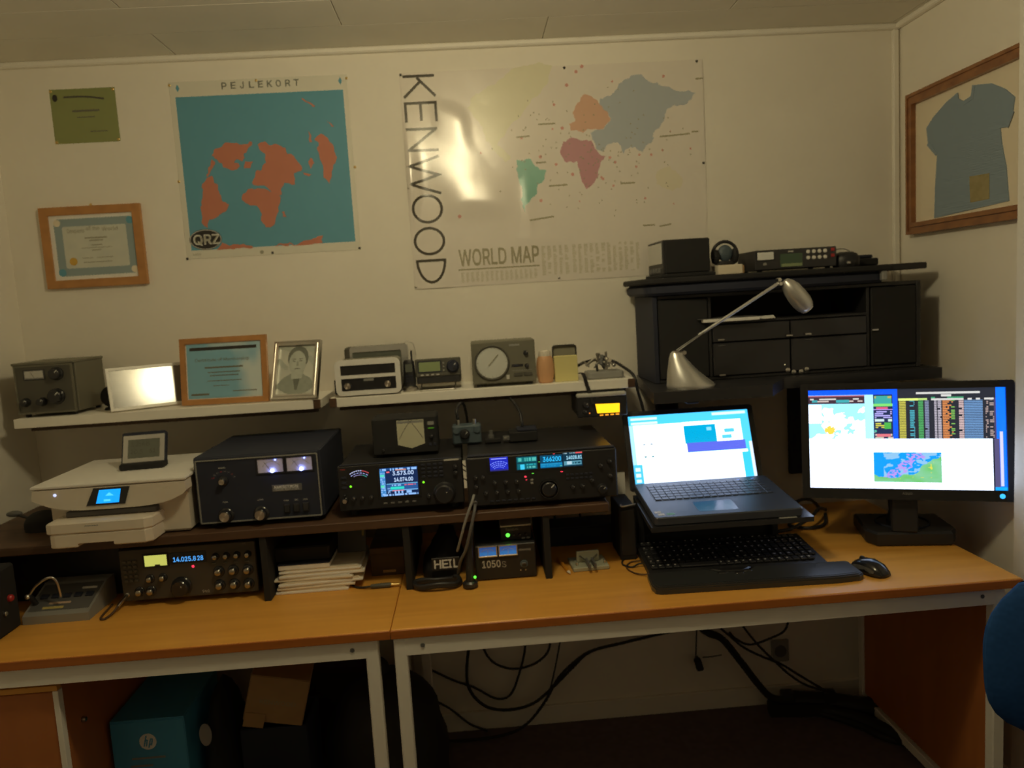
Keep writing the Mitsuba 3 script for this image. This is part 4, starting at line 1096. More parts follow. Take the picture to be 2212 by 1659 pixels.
for r_ in range(4):
    for c_ in range(4):
        add('button', bx(-.160 + c_ * .0165, -.149 + c_ * .0165, iy - .003, iy, 1.036 + r_ * .011, 1.0425 + r_ * .011, .001), 'charcoal', ic)
add('maker_strip', bx(-.096, -.055, iy - .0008, iy + .001, 1.0790, 1.0835, .0003), 'light_grey', ic)
vfo = knob(-.100, .990, iy, .027, .026, ic, 'black_satin', skirt=.031)
add('dimple', cyl((-.090, iy - .026, 1.003), .006, .0012, '-y', 18), 'charcoal', vfo)
for kx, kz in ((-.350, .992), (-.326, .992), (-.302, .992), (-.066, 1.062), (-.066, 1.046), (-.144, .985)):
    knob(kx, kz, iy, .007, .012, ic, 'black_satin')
for r_ in range(3):
    add('button', bx(-.380, -.366, iy - .003, iy, 1.020 + r_ * .014, 1.027 + r_ * .014, .001), 'charcoal', ic)
for fx in (ix0 + .03, ix1 - .03):
    for fy in (iy + .05, -.2):
        add('foot', cyl((fx, fy, RZ), .011, .0222), 'rubber', ic)

# --- second transceiver, with the row of blue displays
ft = thing('transceiver', 'wide black transceiver with a row of blue displays at the riser end', 'radio')
fy_, fx0, fx1, fz0, fz1 = -.52, -.035, .382, .948, 1.092
add('case', bx(fx0 + .004, fx1 - .004, fy_ + .02, -.13, fz0, fz1 - .004, .004), 'black_satin', ft)
add('front_panel', bx(fx0, fx1, fy_, fy_ + .02, fz0, fz1 - .006, .004), 'black', ft)
add('top_edge', bx(fx0 + .004, fx1 - .004, fy_ + .001, fy_ + .02, fz1 - .006, fz1, .002), 'charcoal', ft)
win = add('display_window', bx(.020, .292, fy_ - .001, fy_, 1.037, 1.083, .001), 'black_gloss', ft)
m, uv = screen_quad(.030, .080, 1.045, 1.083, fy_ - .0013)
add('meter_face', m, 'screen_dark', win, uv=uv, emit=boxes((.01, .02, .50), [(.08, .92, .08, .14, (.35, .4, 1.2)), (0, 1, .9, 1, (.02, .02, .2))]), weight=.05)
for r_, w in ((.034, .0016), (.029, .0012), (.024, .0016), (.019, .0012)):
    pts = [(.055 + r_ * math.sin(a) * 1.1, 1.037 + r_ * math.cos(a)) for a in np.linspace(-.72, .72, 22)]
    seg = unary_union([LineString(pts[i:i + 2]).buffer(w / 2, cap_style=2) for i in range(21) if i % 3 != 2])
    add('meter_scale', ext(seg.intersection(sbox(.031, 1.046, .079, 1.082)), fy_ - .0014, .0003), 'screen_dark', win, emit=(.3, .42, 1.35), weight=.01)
t_ = (.02, .38, .42)
m, uv = screen_quad(.103, .161, 1.043, 1.080, fy_ - .0013)
add('display', m, 'screen_dark', win, uv=uv, emit=boxes((.0, .045, .07), [(.04, .96, .06, .42, (.0, .16, .18)), (.05, .95, .10, .36, (.08, .50, .45), .05, 1.1, .7), (.04, .96, .54, .96, (.0, .13, .17)), (.18, .38, .60, .98, (.05, .65, .95)), (.45, .95, .58, .68, t_, .04, 1.1, .7), (.50, .9, .76, .90, (.1, .5, .45), .05, 1.1, .7)]), weight=.04)
m, uv = screen_quad(.169, .230, 1.043, 1.079, fy_ - .0013)
add('display', m, 'screen_dark', win, uv=uv, emit=boxes((.0, .06, .13), [(0, 1, .62, .95, (.0, .20, .45)), (.02, .98, .68, .74, (.02, .34, .6), .04, 1.1, .8), (.02, .7, .82, .87, (.02, .34, .6), .04, 1.1, .7)]), weight=.04)
add('digits', txt('366200', .0125, .176, 1.0615, fy_ - .0015, .0003, True, width=.050), 'screen_dark', win, emit=(.03, .62, 1.15), weight=.03)
m, uv = screen_quad(.232, .286, 1.043, 1.083, fy_ - .0013)
add('display', m, 'screen_dark', win, uv=uv, emit=boxes((.0, .03, .06), [(.03, .97, .03, .10, (.3, .45, .5), .045, 1.1, .6), (.66, 1, .02, .11, (.9, .1, .1), .06, 1.1, .8), (.05, .95, .62, .90, (.1, .32, .42)), (.2, .45, .64, .85, (.5, .7, .8)), (.5, .98, .70, .82, (.0, .06, .1), .05, 1.1, .6)]), weight=.04)
add('digits', txt('14028.81', .0095, .241, 1.0635, fy_ - .0015, .0003, True, width=.043), 'screen_dark', win, emit=(.42, .85, 1.05), weight=.02)
for x, z, c, w, h, l in ((.126, 1.023, (1.3, .06, .12), .006, .004, 'red'), (.128, 1.014, (1.0, .05, .1), .004, .002, 'red'), (.147, 1.031, (.12, .75, .06), .006, .002, 'green'), (.227, 1.030, (1.2, .06, .12), .007, .002, 'red'), (.166, 1.062, (.12, .6, .08), .004, .002, 'green'), (.226, 1.047, (.10, .5, .2), .006, .0018, 'green'), (.208, 1.0815, (.9, .06, .1), .005, .0015, 'red')):
    add('indicator', bx(x - w / 2, x + w / 2, fy_ - .0022, fy_, z - h / 2, z + h / 2, .0006), 'lens_' + l, ft, emit=c, weight=.01)
for k in range(2):
    add('lit_key', bx(.139, .147, fy_ - .003, fy_, 1.001 + k * .009, 1.007 + k * .009, .001), 'mid_grey', ft)
vfo = knob(.188, .987, fy_, .0245, .024, ft, 'black_satin')
add('rim', turn(lathe([(.0245, 0), (.0262, 0), (.0266, .004), (.0258, .018), (.0245, .018)], 48), '-y', (.188, fy_, .987)), 'dark_chrome', vfo, smooth=35)
add('dimple', cyl((.2005, fy_ - .024, .990), .005, .0012, '-y', 18), 'charcoal', vfo)
k2 = knob(.337, .974, fy_, .0125, .016, ft, 'black_satin', skirt=.014)
for kx, kz in ((-.012, 1.030), (.008, 1.030), (-.012, 1.005), (.014, .985), (.044, .985), (.074, .985), (.104, .985), (.040, 1.012), (.070, 1.012), (.100, 1.012), (.255, .985), (.282, .985), (.309, 1.000), (.360, 1.010), (.335, 1.040), (.360, 1.050)):
    knob(kx, kz, fy_, .0065, .011, ft, 'black_satin')
for r_ in range(2):
    for c_ in range(6):
        add('button', bx(.238 + c_ * .013, .247 + c_ * .013, fy_ - .003, fy_, 1.006 + r_ * .011, 1.012 + r_ * .011, .001), 'charcoal', ft)
for c_ in range(8):
    add('button', bx(.024 + c_ * .0165, .035 + c_ * .0165, fy_ - .003, fy_, .958, .963, .001), 'charcoal', ft)
for fx in (fx0 + .04, fx1 - .04):
    for fyy in (fy_ + .05, -.18):
        add('foot', cyl((fx, fyy, RZ), .012, .0132), 'rubber', ft)
# --- striped paper tag between the two transceivers
tg = thing('striped_tag', 'white tag with black diagonal stripes wedged between the two riser transceivers', 'tag')
put(-.0445, -.508, 1.000, rz=0)
add('card', bx(0, .0082, 0, .0012, 0, .078, .0003), 'paper', tg)
for z in (.020, .045, .058):
    add('stripe', ext(Polygon([(0, z + .006), (.0082, z), (.0082, z + .004), (0, z + .010)]), 0, .0003), 'ink_black', tg)
home()
mp = thing('microphone_plug', 'silver microphone plug with grey cord at the front of the wide transceiver', 'plug')
add('plug', turn(lathe([(0, 0), (.0075, 0), (.0075, .012), (.006, .014), (.006, .026), (.0045, .030), (0, .030)], 20), '-y', (-.0175, fy_ - .0005, .961)), 'steel', mp, smooth=35)
add('cord', tube([(-.0175, fy_ - .029, .961), (-.020, fy_ - .045, .950), (-.030, fy_ - .052, .915), (-.040, fy_ - .050, .880), (-.052, fy_ - .04, .84), (-.07, fy_ - .02, .80), (-.08, -.50, .745)], .0042), 'dark_grey', mp, smooth=True)
mc = thing('signal_cable', 'grey cord rising in front of the middle transceiver beside the striped tag', 'cable')
add('cord', tube([(-.019, fy_ - .012, .985), (-.026, fy_ - .030, .970), (-.045, fy_ - .034, .925), (-.060, fy_ - .030, .880), (-.075, fy_ - .01, .83)], .0036), 'mid_grey', mc, smooth=True)

# --- cross needle meter on the first transceiver
xm = thing('cross_needle_meter', 'black meter box with a house-shaped white cross needle scale on the middle transceiver', 'meter')
put(-.299, -.412, 1.0868)
add('case', bx(0, .186, .010, .12, .004, .106, .004), 'black_matt', xm)
add('front_panel', bx(.001, .185, 0, .011, .004, .106, .002), 'black_matt', xm)
win = Polygon([(.072, .030), (.111, .018), (.149, .030), (.149, .100), (.072, .100)])
mat('scale_paper', (.50, .49, .36), .5, .3)
fc = add('scale', ext(win, -.0002, .0008), 'scale_paper', xm)
add('scale_header', ext(sbox(.074, .091, .147, .098), -.001, .0003), 'mid_grey', fc)
for sgn in (-1, 1):
    pts = [(.1105 + sgn * (.034 - .072 * t * .9), .046 + .062 * math.sin(t * 1.75)) for t in np.linspace(0, .62, 14)]
    add('printed_curve', ext(LineString(pts).buffer(.0009), -.001, .0003), 'olive_grey', fc)
add('badge', bx(.160, .178, -.001, 0, .082, .092, .0004), 'mid_grey', xm)
add('button', bx(.160, .178, -.002, 0, .0705, .0745, .0008), 'lens_green', xm)
knob(.169, .050, 0, .006, .010, xm, 'black_satin')
knob(.030, .018, 0, .0045, .008, xm, 'black_satin')
for kx in (.160, .173):
    add('button', bx(kx, kx + .008, -.003, 0, .022, .030, .001), 'charcoal', xm)
for fx in (.02, .166):
    for fyy in (.02, .10):
        add('foot', cyl((fx, fyy, 0), .008, .0045), 'rubber', xm)
home()
# --- blue-grey relay box, little boxes and cables behind the wide transceiver
mat('blue_grey', (.06, .085, .105), .5, .4)
cx = thing('antenna_switch', 'dark blue-grey antenna switch with round black knob on the wide transceiver, below the shelf', 'switch box')
put(-.072, -.345, 1.0922)
add('case', bx(0, .085, .006, .06, 0, .055, .004), 'blue_grey', cx)
for sx in (.012, .073):
    add('lug', cyl((sx, .006, .042), .010, .006, '-y', 18), 'blue_grey', cx)
knob(.036, .030, .006, .015, .016, cx, 'black_matt')
for sx in (.018, .066):
    add('socket', cyl((sx, .03, .054), .006, .016, 'z', 14), 'steel', cx)
home()
dpx = thing('duplexer', 'small dark box with a thin cable on top of the wide transceiver', 'box')
add('case', bx(.095, .178, -.36, -.29, 1.0922, 1.120, .002), 'black_matt', dpx)
add('lid', bx(.120, .179, -.352, -.295, 1.1202, 1.128, .002), 'charcoal', dpx)
add('screw', turn(lathe([(0, 0), (.0045, 0), (.0045, .004), (0, .005)], 14), '-y', (.0825, -.36, 1.1045)), 'chrome', dpx, smooth=35)
add('lug', bx(.0765, .0955, -.362, -.34, 1.0990, 1.110, .001), 'dark_grey', dpx)
lb = thing('lightning_arrestor', 'small black bracket with bolt between the switch box and the thin dark box', 'connector')
add('base', bx(.022, .070, -.35, -.31, 1.0922, 1.104, .002), 'black_matt', lb)
add('post', turn(lathe([(0, 0), (.009, 0), (.009, .008), (.006, .010), (.006, .022), (0, .023)], 16), 'z', (.042, -.33, 1.104)), 'dark_grey', lb, smooth=35)
solo('coax_cable', tube([(-.054, -.315, 1.164), (-.056, -.31, 1.19), (-.046, -.28, 1.205), (-.035, -.21, 1.195), (-.03, -.12, 1.15), (-.028, -.03, 1.10)], .0045), 'black', 'black cable looping up from the blue-grey antenna switch', 'cable', smooth=True)
solo('coax_cable', tube([(.137, -.32, 1.129), (.137, -.318, 1.145), (.132, -.30, 1.175), (.112, -.25, 1.205), (.09, -.16, 1.203), (.07, -.04, 1.18)], .0042), 'black', 'black cable curving up from the thin dark box on the wide transceiver', 'cable', smooth=True)
# ================================================================== on the desk, under the riser, middle
# --- stack of envelopes and papers: every layer its own sheet bundle
papers = ['paper', 'paper_cream', 'paper', 'paper_cream', 'paper', 'paper']
descr = ['lowest cream envelope of the paper stack on the desk', 'second envelope from the bottom of the paper stack', 'third envelope from the bottom of the paper stack', 'fourth envelope from the bottom of the paper stack, brown corner sticking out left', 'fifth envelope from the bottom of the paper stack, sticking out right', 'second topmost white envelope of the paper stack']
z = .7303
rects = [(-.590, -.388, -.492, -.30, .012, 0), (-.588, -.372, -.490, -.30, .010, 1.5), (-.585, -.352, -.490, -.29, .012, 3), (-.592, -.372, -.488, -.30, .010, -1), (-.582, -.345, -.486, -.29, .012, 2), (-.580, -.352, -.484, -.29, .010, 1)]
for k, ((x0, x1, y0, y1, h, rz), m) in enumerate(zip(rects, papers)):
    put((x0 + x1) / 2, (y0 + y1) / 2, z, rz=rz)
    w, d = (x1 - x0) / 2, (y1 - y0) / 2
    e = thing('envelope', descr[k], 'envelope', 'stacked envelopes and papers on the left desk')
    add('body', slab_b(rr(-w, w, -d, d, .003), 0, h * .55, .0012), m, e)
    add('flap', trimesh.convex.convex_hull(np.array([(-w + .004, -d + .003, h * .55), (w - .004, -d + .003, h * .55), (w * .9, -d + .003, h - .0006), (-w * .8, -d + .003, h - .0012), (-w + .004, d - .004, h * .55), (w - .004, d - .004, h * .55), (0, d - .004, h - .001)])), 'paper' if m == 'paper_cream' else 'paper_cream', e)
    z += h
home()
bk = thing('white_book', 'thick white booklet on top of the envelope stack, under the dark case', 'book')
add('pages', bx(-.579, -.437, -.482, -.34, z, z + .0135, .001), 'paper', bk)
add('cover', bx(-.581, -.435, -.4835, -.335, z + .0135, z + .0155, .0006), 'charcoal', bk)
dc = thing('dark_case', 'flat black case lying on the white booklet under the riser', 'case')
add('body', slab_b(rr(-.595, -.437, -.46, -.20, .008), z + .0157, .042, .004), 'black_matt', dc)
fo = thing('grey_folder', 'dark grey folder leaning at the right of the paper stack under the riser', 'folder')
put(-.392, -.36, z + .0002, rx=-20)
add('cover', bx(-.042, .042, 0, .004, 0, .075, .001), 'dark_grey', fo)
add('spine_label', bx(.030, .036, -.0006, .0001, .045, .07, .0001), 'label_yellow', fo)
home()
db = thing('brown_box', 'dark reddish brown box under the riser beside the middle leg', 'box')
add('body', bx(-.335, -.236, -.40, -.20, .7303, .812, .002), 'walnut', db)
add('lid', bx(-.3365, -.2345, -.402, -.199, .795, .815, .002), 'walnut', db)
add('label', bx(-.30, -.262, -.4026, -.4019, .740, .748, .0002), 'kraft', db)
jp2 = thing('jack_plug', 'dark jack plug with golden tip lying on the desk by the seam', 'plug')
a, b = np.array([-.325, -.500, .7375]), np.array([-.268, -.498, .7375])
add('sleeve', loft([ell(a + (b - a) * t, (0, r, 0), (0, 0, r), 16) for t, r in ((0, .004), (.05, .0062), (.5, .0068), (.95, .0068), (1, .006))]), 'olive_dark', jp2, smooth=40)
add('tip', loft([ell(b + np.array([t, 0, 0]), (0, r, 0), (0, 0, r), 14) for t, r in ((.0004, .0045), (.006, .0045), (.008, .003), (.022, .003), (.024, .0018), (.027, .0026), (.030, .0005))]), 'brass', jp2, smooth=40)
add('cord', tube([a, a + (-.02, .003, -.002), a + (-.045, .018, -.0045), a + (-.06, .05, -.0045)], .003), 'black', jp2, smooth=True)

# --- power supply with two blue meters
ps = thing('power_supply', 'black power supply with two small blue meters under the riser', 'power supply')
py = -.508
add('case', bx(-.029, .143, py + .008, -.25, .7315, .832, .003), 'black_matt', ps)
add('front_panel', bx(-.028, .142, py, py + .009, .733, .831, .002), 'black', ps)
mat('meter_blue', (.05, .15, .4), .4, .4)
for mx in (-.018, .039):
    mt = add('meter', ext(ring_frame(mx, mx + .0525, .8005, .8305, .0028), py, .004), 'silver_paint', ps)
    m, uv = screen_quad(mx + .0028, mx + .0497, .8033, .8277, py - .0006)
    add('face', m, 'meter_blue', mt, uv=uv, emit=boxes((.015, .05, .20), [(0, 1, .62, 1, (.01, .10, .30))]), weight=.03)
    add('scale', ext(LineString([(mx + .026 + .020 * math.sin(a), .8055 + .016 * math.cos(a)) for a in np.linspace(-1, 1, 14)]).buffer(.0006), py - .0008, .0002), 'light_grey', mt)
    add('needle', ext(LineString([(mx + .0262, .804), (mx + .0268, .818)]).buffer(.0005), py - .0010, .0002), 'light_grey', mt)
    add('lower_lip', bx(mx, mx + .0525, py - .006, py - .003, .7995, .8030, .0004), 'chrome', mt)
add('printed_number', txt('1050', .0195, -.012, .768, py, .0004, True, width=.052), 'light_grey', ps)
add('printed_number', txt('S', .0175, .045, .766, py, .0004, width=.012), 'mid_grey', ps)
add('printed_word', txt('KENWOOD', .005, .095, .810, py, .0003, width=.034), 'light_grey', ps)
pk = add('power_switch', turn(lathe([(0, 0), (.011, 0), (.011, .003), (.009, .004), (0, .004)], 28), '-y', (.108, py, .772)), 'blue_grey', ps, smooth=35)
add('paddle', bx(.102, .114, py - .008, py - .004, .767, .777, .0015), 'black_gloss', pk)
for x in (.098, .112):
    add('screw', cyl((x, py, .754), .0022, .0015, '-y', 12), 'steel', ps)
for fx in (-.015, .128):
    for fy in (py + .02, -.27):
        add('foot', cyl((fx, fy, .7303), .007, .0014), 'rubber', ps)
ib = thing('interface_box', 'small black interface box with green light and silver top edge, on the power supply', 'radio equipment')
add('case', bx(.049, .135, -.472, -.34, .8322, .872, .002), 'black', ib)
add('front_panel', bx(.048, .136, -.478, -.4725, .8325, .8725, .002), 'black', ib)
add('top_plate', bx(.048, .136, -.480, -.335, .8722, .8770, .001), 'light_grey', ib)
add('printed_word', txt('SignaLink', .006, .063, .8615, -.478, .0003, width=.036), 'mid_grey', ib)
led('indicator', (.0685, -.4785, .848), .0058, (.22, 1.9, .12), ib, lens='lens_green')
for kx in (.085, .102, .120):
    knob(kx, .847, -.478, .0045, .007, ib, 'black_satin')
for kx in (.112, .126):
    add('key', bx(kx - .005, kx + .005, -.4805, -.478, .8345, .8395, .001), 'mid_grey', ib)

# --- headset case with big letters, headset and its coil
hb = thing('headset_bag', 'black soft bag with big white letters beside the power supply under the riser', 'bag')
pts = []
rings = []
for t in np.linspace(0, 1, 12):
    zz = .7305 + .125 * t
    a_ = .060 * (1 - .55 * max(0, t - .45) ** 1.3 / .45) * (0.82 + .18 * math.sin(math.pi * min(t * 1.6, 1)))
    b_ = .075 * (1 - .75 * max(0, t - .3) / .7 * t)
    r0 = ell((-.128 + .02 * t, -.425 + .05 * t, zz), (a_, 0, 0), (0, b_, 0), 32)
    r0[:, :2] += (meshkit.noise(np.c_[r0 * 30]) - .5)[:, None] * .010
    rings.append(r0)
add('body', loft(rings), 'black_matt', hb, smooth=50)
add('label', bx(-.150, -.072, -.5065, -.5035, .770, .806, .001), 'black', hb)
for L_, xx, w_ in (('H', -.146, .020), ('E', -.124, .017), ('I', -.104, .009), ('L', -.092, .015)):
    add('printed_letter', txt(L_, .0235, xx, .7765, -.5065, .0006, True, width=w_), 'print_white', hb)
solo('coiled_cord', tube([(.0 - .135 + (.062 + .003 * math.sin(k * .9)) * math.cos(a), -.528 + .030 * math.sin(a), .738 + .010 * (k / 40) + .003 * math.sin(a * 3)) for k, a in enumerate(np.linspace(0, 4 * np.pi + .8, 44))], .0068, 8, 3), 'black', 'thick black cord coiled on the desk in front of the black bag', 'cord', smooth=True)
ms = thing('desk_microphone', 'slim black stand with a tiny green light between the black bag and power supply', 'microphone')
put(-.045, -.55, .7303)
add('base', slab_b(affinity.scale(Point(0, 0).buffer(.021, quad_segs=8), 1, .9), 0, .020, .005), 'black_satin', ms)
add('column', loft([ell((x, y, z), (r, 0, 0), (0, r, 0), 18) for x, y, z, r in ((0, 0, .018, .012), (.001, .002, .05, .0105), (.004, .006, .10, .0085), (.010, .012, .145, .0065), (.018, .022, .178, .0045))]), 'black', ms, smooth=40)
led('indicator', (.014, -.014, .034), .0040, (.15, 1.5, .08), ms, lens='lens_green', flat=1)
home()

# --- morse paddle on a grey plate, orange pencil in front of it
mk = thing('morse_paddle', 'grey morse paddle with crossed black levers on the desk', 'morse key')
put(.300, -.445, .7303, rz=3)
mat('paddle_grey', (.36, .36, .27), .5, .4)
add('base', bx(-.055, .050, -.050, .045, 0, .012, .002), 'paddle_grey', mk)
add('back_plate', bx(-.036, .030, -.006, .004, .012, .044, .002), 'paddle_grey', mk)
for s_ in (-1, 1):
    add('lever', trimesh.convex.convex_hull(np.array([(-.003 + s_ * x, y, z) for x, y, z in ((0, -.012, .014), (.004, -.012, .014), (.024, -.012, .036), (.028, -.012, .033), (0, -.016, .014), (.004, -.016, .014), (.024, -.016, .036), (.028, -.016, .033))])), 'olive_dark', mk)
    add('finger_piece', bx(-.003 + s_ * .008 - .003, -.003 + s_ * .008 + .003, -.075, -.020, .014, .030, .0015), 'dark_grey', mk)
    add('terminal', cyl((s_ * .040, -.03, .012), .004, .010, 'z', 14), 'steel', mk)
home()
on = thing('orange_pencil', 'short orange pencil lying left of the grey morse paddle', 'pencil')
a, b = np.array([.218, -.385, .7362]), np.array([.236, -.515, .7342])
add('barrel', loft([ell(a + (b - a) * t, (.0052, 0, 0), (0, 0, .0040), 6) for t in (0, .86)]), 'orange_paint', on)
add('point', loft([ell(a + (b - a) * t, (.0052 * s_, 0, 0), (0, 0, .0040 * s_), 6) for t, s_ in ((.8605, 1), (1, .15))]), 'paper_cream', on)
bp = thing('black_panel_box', 'long dark box standing at the wall under the riser, behind the morse paddle', 'box')
add('body', bx(.20, .430, -.26, -.16, .7303, .785, .002), 'charcoal', bp)
add('lid', bx(.198, .432, -.262, -.158, .7852, .792, .001), 'charcoal', bp)
for k, (x0, x1) in enumerate(((-.37, -.33), (-.335, -.30), (-.175, -.13), (-.12, -.15), (.21, .24), (.27, .33))):
    solo('riser_cable', tube([(x0, -.09 - .01 * k, .905), ((x0 + x1) / 2 + .01, -.12, .85), (x1, -.15 + .004 * k, .745)], .0042), 'black', ('thin black cable hanging from the riser above the grey folder', 'thin black cable hanging from the riser above the brown box', 'left one of two thin cables hanging behind the black bag', 'right one of two thin cables hanging behind the black bag', 'left one of two thin cables hanging behind the morse paddle', 'right one of two thin cables hanging behind the morse paddle')[k], 'cable', 'thin black cables hanging behind the riser', smooth=True)

# ================================================================== laptop on its stand
lz = .882
ls = thing('laptop_stand', 'wide black laptop stand with silver label strip under the open laptop', 'stand')
put(.677, -.605, 0, rz=-1)
add('top', trimesh.convex.convex_hull(np.array([(x, y, z) for x in (-.224, .222) for y, z in ((0, .862), (0, .876), (.19, .878), (.19, .8925))])), 'black_satin', ls)
add('leg', bx(-.215, -.195, .238, .30, .7303, .885, .003), 'black_matt', ls)
add('leg', bx(.193, .213, .238, .30, .7303, .885, .003), 'black_matt', ls)
for sx in (-.215, .193):
    add('arm', trimesh.convex.convex_hull(np.array([(x, y, z) for x in (sx, sx + .02) for y, z in ((.02, .862), (.02, .855), (.30, .870), (.30, .888))])), 'black_matt', ls)
add('back_panel', bx(-.195, .193, .262, .276, .732, .880, .002), 'black_matt', ls)  # added black panel that keeps the space beneath the stand dark
add('front_label', trimesh.convex.convex_hull(np.array([(x, y, z) for x in (.128, .176) for y, z in ((.002, .8762), (.010, .8765), (.002, .877), (.010, .8773))])), 'light_grey', ls)
home()
lp = thing('laptop', 'open black laptop with bright blue and white screen on the black stand', 'laptop')
put(.668, -.600, .8775, rz=-1, rx=5.2)
mat('laptop_black', (.035, .042, .058), .42, .5)
add('base', slab_b(rr(-.205, .205, 0, .285, .012), 0, .024, .003), 'laptop_black', lp)
kd = add('keyboard_deck', bx(-.175, .175, .125, .262, .0238, .0246, .0002), 'laptop_black', lp)
for r_ in range(6):
    for c_ in range(17):
        add('key', bx(-.172 + c_ * .0203, -.172 + c_ * .0203 + .0178, .130 + r_ * .0215, .130 + r_ * .0215 + .018, .0246, .0268, .0008), 'laptop_black', kd)
add('touchpad', bx(-.075, .035, .025, .100, .0239, .0243, .0002), 'black_gloss', lp)
for k, m in enumerate(('light_grey', 'light_grey', 'sticker_green')):
    add('sticker', bx(*((-.196, -.178), (-.190, -.172), (-.166, -.144))[k], .016 + (.018 if k == 0 else 0), .030 + (.018 if k == 0 else 0), .0239, .0243, .0001), m, lp)
for x in (.105, .150):
    add('indicator', bx(x, x + .010, .258, .262, .0240, .0250, .0003), 'lens_blue', lp, emit=(.02, .12, .9), weight=.01)
hinge = F[0] @ np.array([0, .283, .022, 1])
put(.6688, -.3060, .900, rz=-1, rx=-22.2)
lid = add('lid', ext(rr(-.208, .208, 0, .252, .010), .009, .009), 'black_satin', lp)
add('bezel', ext(rr(-.208, .208, 0, .252, .010).difference(sbox(-.191, .0215, .191, .2365)), 0, .002), 'black_satin', lid)
white, cyan, teal = SCREEN_WHITE, (.10, .80, 1.5), (.0, .48, .85)
icon = (.9, 1.2, 1.5)
lapc = [(0, .035, .14, .72, (.55, 1.05, 1.6)), (.02, .24, .03, .065, icon, .058, 1.1, .99), (.02, .24, .095, .13, icon, .058, 1.1, .99), (.70, .98, .02, .06, icon, .058, 1.1, .99),
        (.035, .46, .14, .72, white), (.075, .905, .60, 1, white), (.44, .93, .135, .19, white), (.45, .72, .19, .46, teal), (.64, .68, .23, .28, (.3, .85, 1.2)), (.715, .93, .17, .48, white), (.76, .91, .19, .42, (.12, .75, 1.0), .028, .09, .42),
        (.46, .945, .45, .585, (.10, .13, .85)), (.46, .945, .45, .585, (.14, .2, 1.0), 1.1, .022, 2), (.45, .955, .59, .63, white), (.10, .12, .42, .44, (.3, .4, .5)), (.16, .18, .42, .44, (.3, .4, .5)), (.10, .12, .60, .625, (.1, .3, .3)), (.16, .18, .60, .625, (.1, .3, .3)),
        (.905, .982, .63, .985, (.05, .75, 1.15)), (.975, 1, .48, 1, (.9, 1.1, 1.5)), (0, .075, .72, 1, (.10, .72, 1.2)), (.015, .055, .74, .98, icon, 1.1, .085, 2)]
m, uv = screen_quad(-.191, .191, .0215, .2365, -.0008)
mat('panel_glass', (.02, .02, .02), .15, .5)
add('screen', m, 'panel_glass', lid, uv=uv, emit=boxes(cyan, lapc), weight=3.0)
add('hinge', turn(lathe([(0, 0), (.008, 0), (.008, .30), (0, .30)], 16), 'x', (-.15, .006, -.002)), 'black', lp)
home()

# ================================================================== monitor
mo = thing('monitor', 'wide black monitor with bright screen of maps and tables at the right', 'monitor')
put(1.212, -.512, .905, rz=-21, rx=-7.2)
add('housing', ext(rr(-.275, .275, -.030, .305, .008), .034, .026), 'black', mo)
bzl = add('bezel', ext(rr(-.276, .276, -.031, .306, .008).difference(sbox(-.2545, 0, .2545, .286)), .008, .012), 'black_gloss', mo)
blue = (.0, .12, 1.5)
dk = (.02, .025, .04)
pale = (.75, .75, .72)
tab = []
rows = .0165
for u0, u1, col, fill in ((.478, .512, (.75, .70, .10), .98), (.532, .556, (.08, .50, .62), .72), (.575, .600, (.10, .55, .16), .98), (.608, .628, (.30, .36, .55), .95), (.655, .667, (.65, .6, .7), .98), (.672, .690, (.65, .6, .7), .95), (.696, .712, (.95, .34, .10), .99), (.712, .728, (.95, .34, .10), .75), (.728, .748, (.90, .34, .10), .35), (.738, .756, (.25, .6, .12), .4), (.776, .800, (.85, .62, .62), .95), (.802, .892, (.18, .38, .72), .99), (.905, .918, (.5, .38, .36), .5), (.925, .945, (.5, .38, .36), .55)):
    tab.append((u0, u1, .12, .5, col, u1 - u0, rows, fill))
monc = [(0, .47, 0, .052, blue), (0, .345, .052, .50, (.45, 1.05, 1.45)), (0, .30, .055, .14, (.06, .03, .05)), (0, .30, .055, .068, (.5, .12, .2)), (.01, .29, .085, .10, pale, .03, 1.1, .7), (.02, .29, .108, .122, (.7, .6, .55), .022, 1.1, .7), (.15, .22, .10, .13, (.05, .45, .5)), (.02, .05, .10, .125, (.05, .4, .45)),
        (.0, .07, .15, .34, white), (.30, .345, .055, .5, (.55, 1.1, 1.4)), (.345, .445, .055, .50, (.015, .03, .10)), (.350, .440, .065, .145, (.05, .45, .40)), (.352, .44, .07, .09, (.6, .5, .1), .02, 1.1, .5), (.345, .445, .145, .172, (.25, .85, .20)), (.36, .42, .178, .20, (.8, .12, .25)), (.345, .445, .20, .208, (.55, .35, 1.0)), (.352, .44, .215, .29, (.55, .5, 1.1), .018, .02, .85), (.352, .44, .30, .325, (.7, .9, .9), .02, 1.1, .8), (.355, .41, .335, .39, (.75, .72, .08), .016, .02, .8), (.40, .435, .335, .40, (.08, .5, .08)), (.348, .445, .41, .50, (.7, .6, .5), .022, .03, .5), (.348, .445, .41, .50, (.1, .55, .4), .03, .045, .4), (.348, .445, .41, .50, (.85, .2, .25), .024, .045, .18),
        (.445, .470, .052, .5, blue), (.565, .88, .035, .055, pale, .019, 1.1, .85), (.69, .74, .06, .082, pale), (.64, .80, .085, .10, (.06, .38, .18), .06, 1.1, .6), (.475, .575, .095, .118, (.85, 1.0, .25)), (.575, .64, .095, .115, (.6, .85, .25), .02, 1.1, .7), (.64, .95, .10, .118, pale, .02, 1.1, .6)] + tab + [
        (0, .935, .50, 1, white), (.945, .965, .10, 1, (.07, .06, .16)), (.955, 1, .0, 1, (.0, .22, 1.7)), (.943, .968, .50, .97, (.10, .09, .22)), (.970, .985, .43, .96, (.75, .75, 1.3)), (.943, 1, .97, 1, (.0, .45, 1.3))]


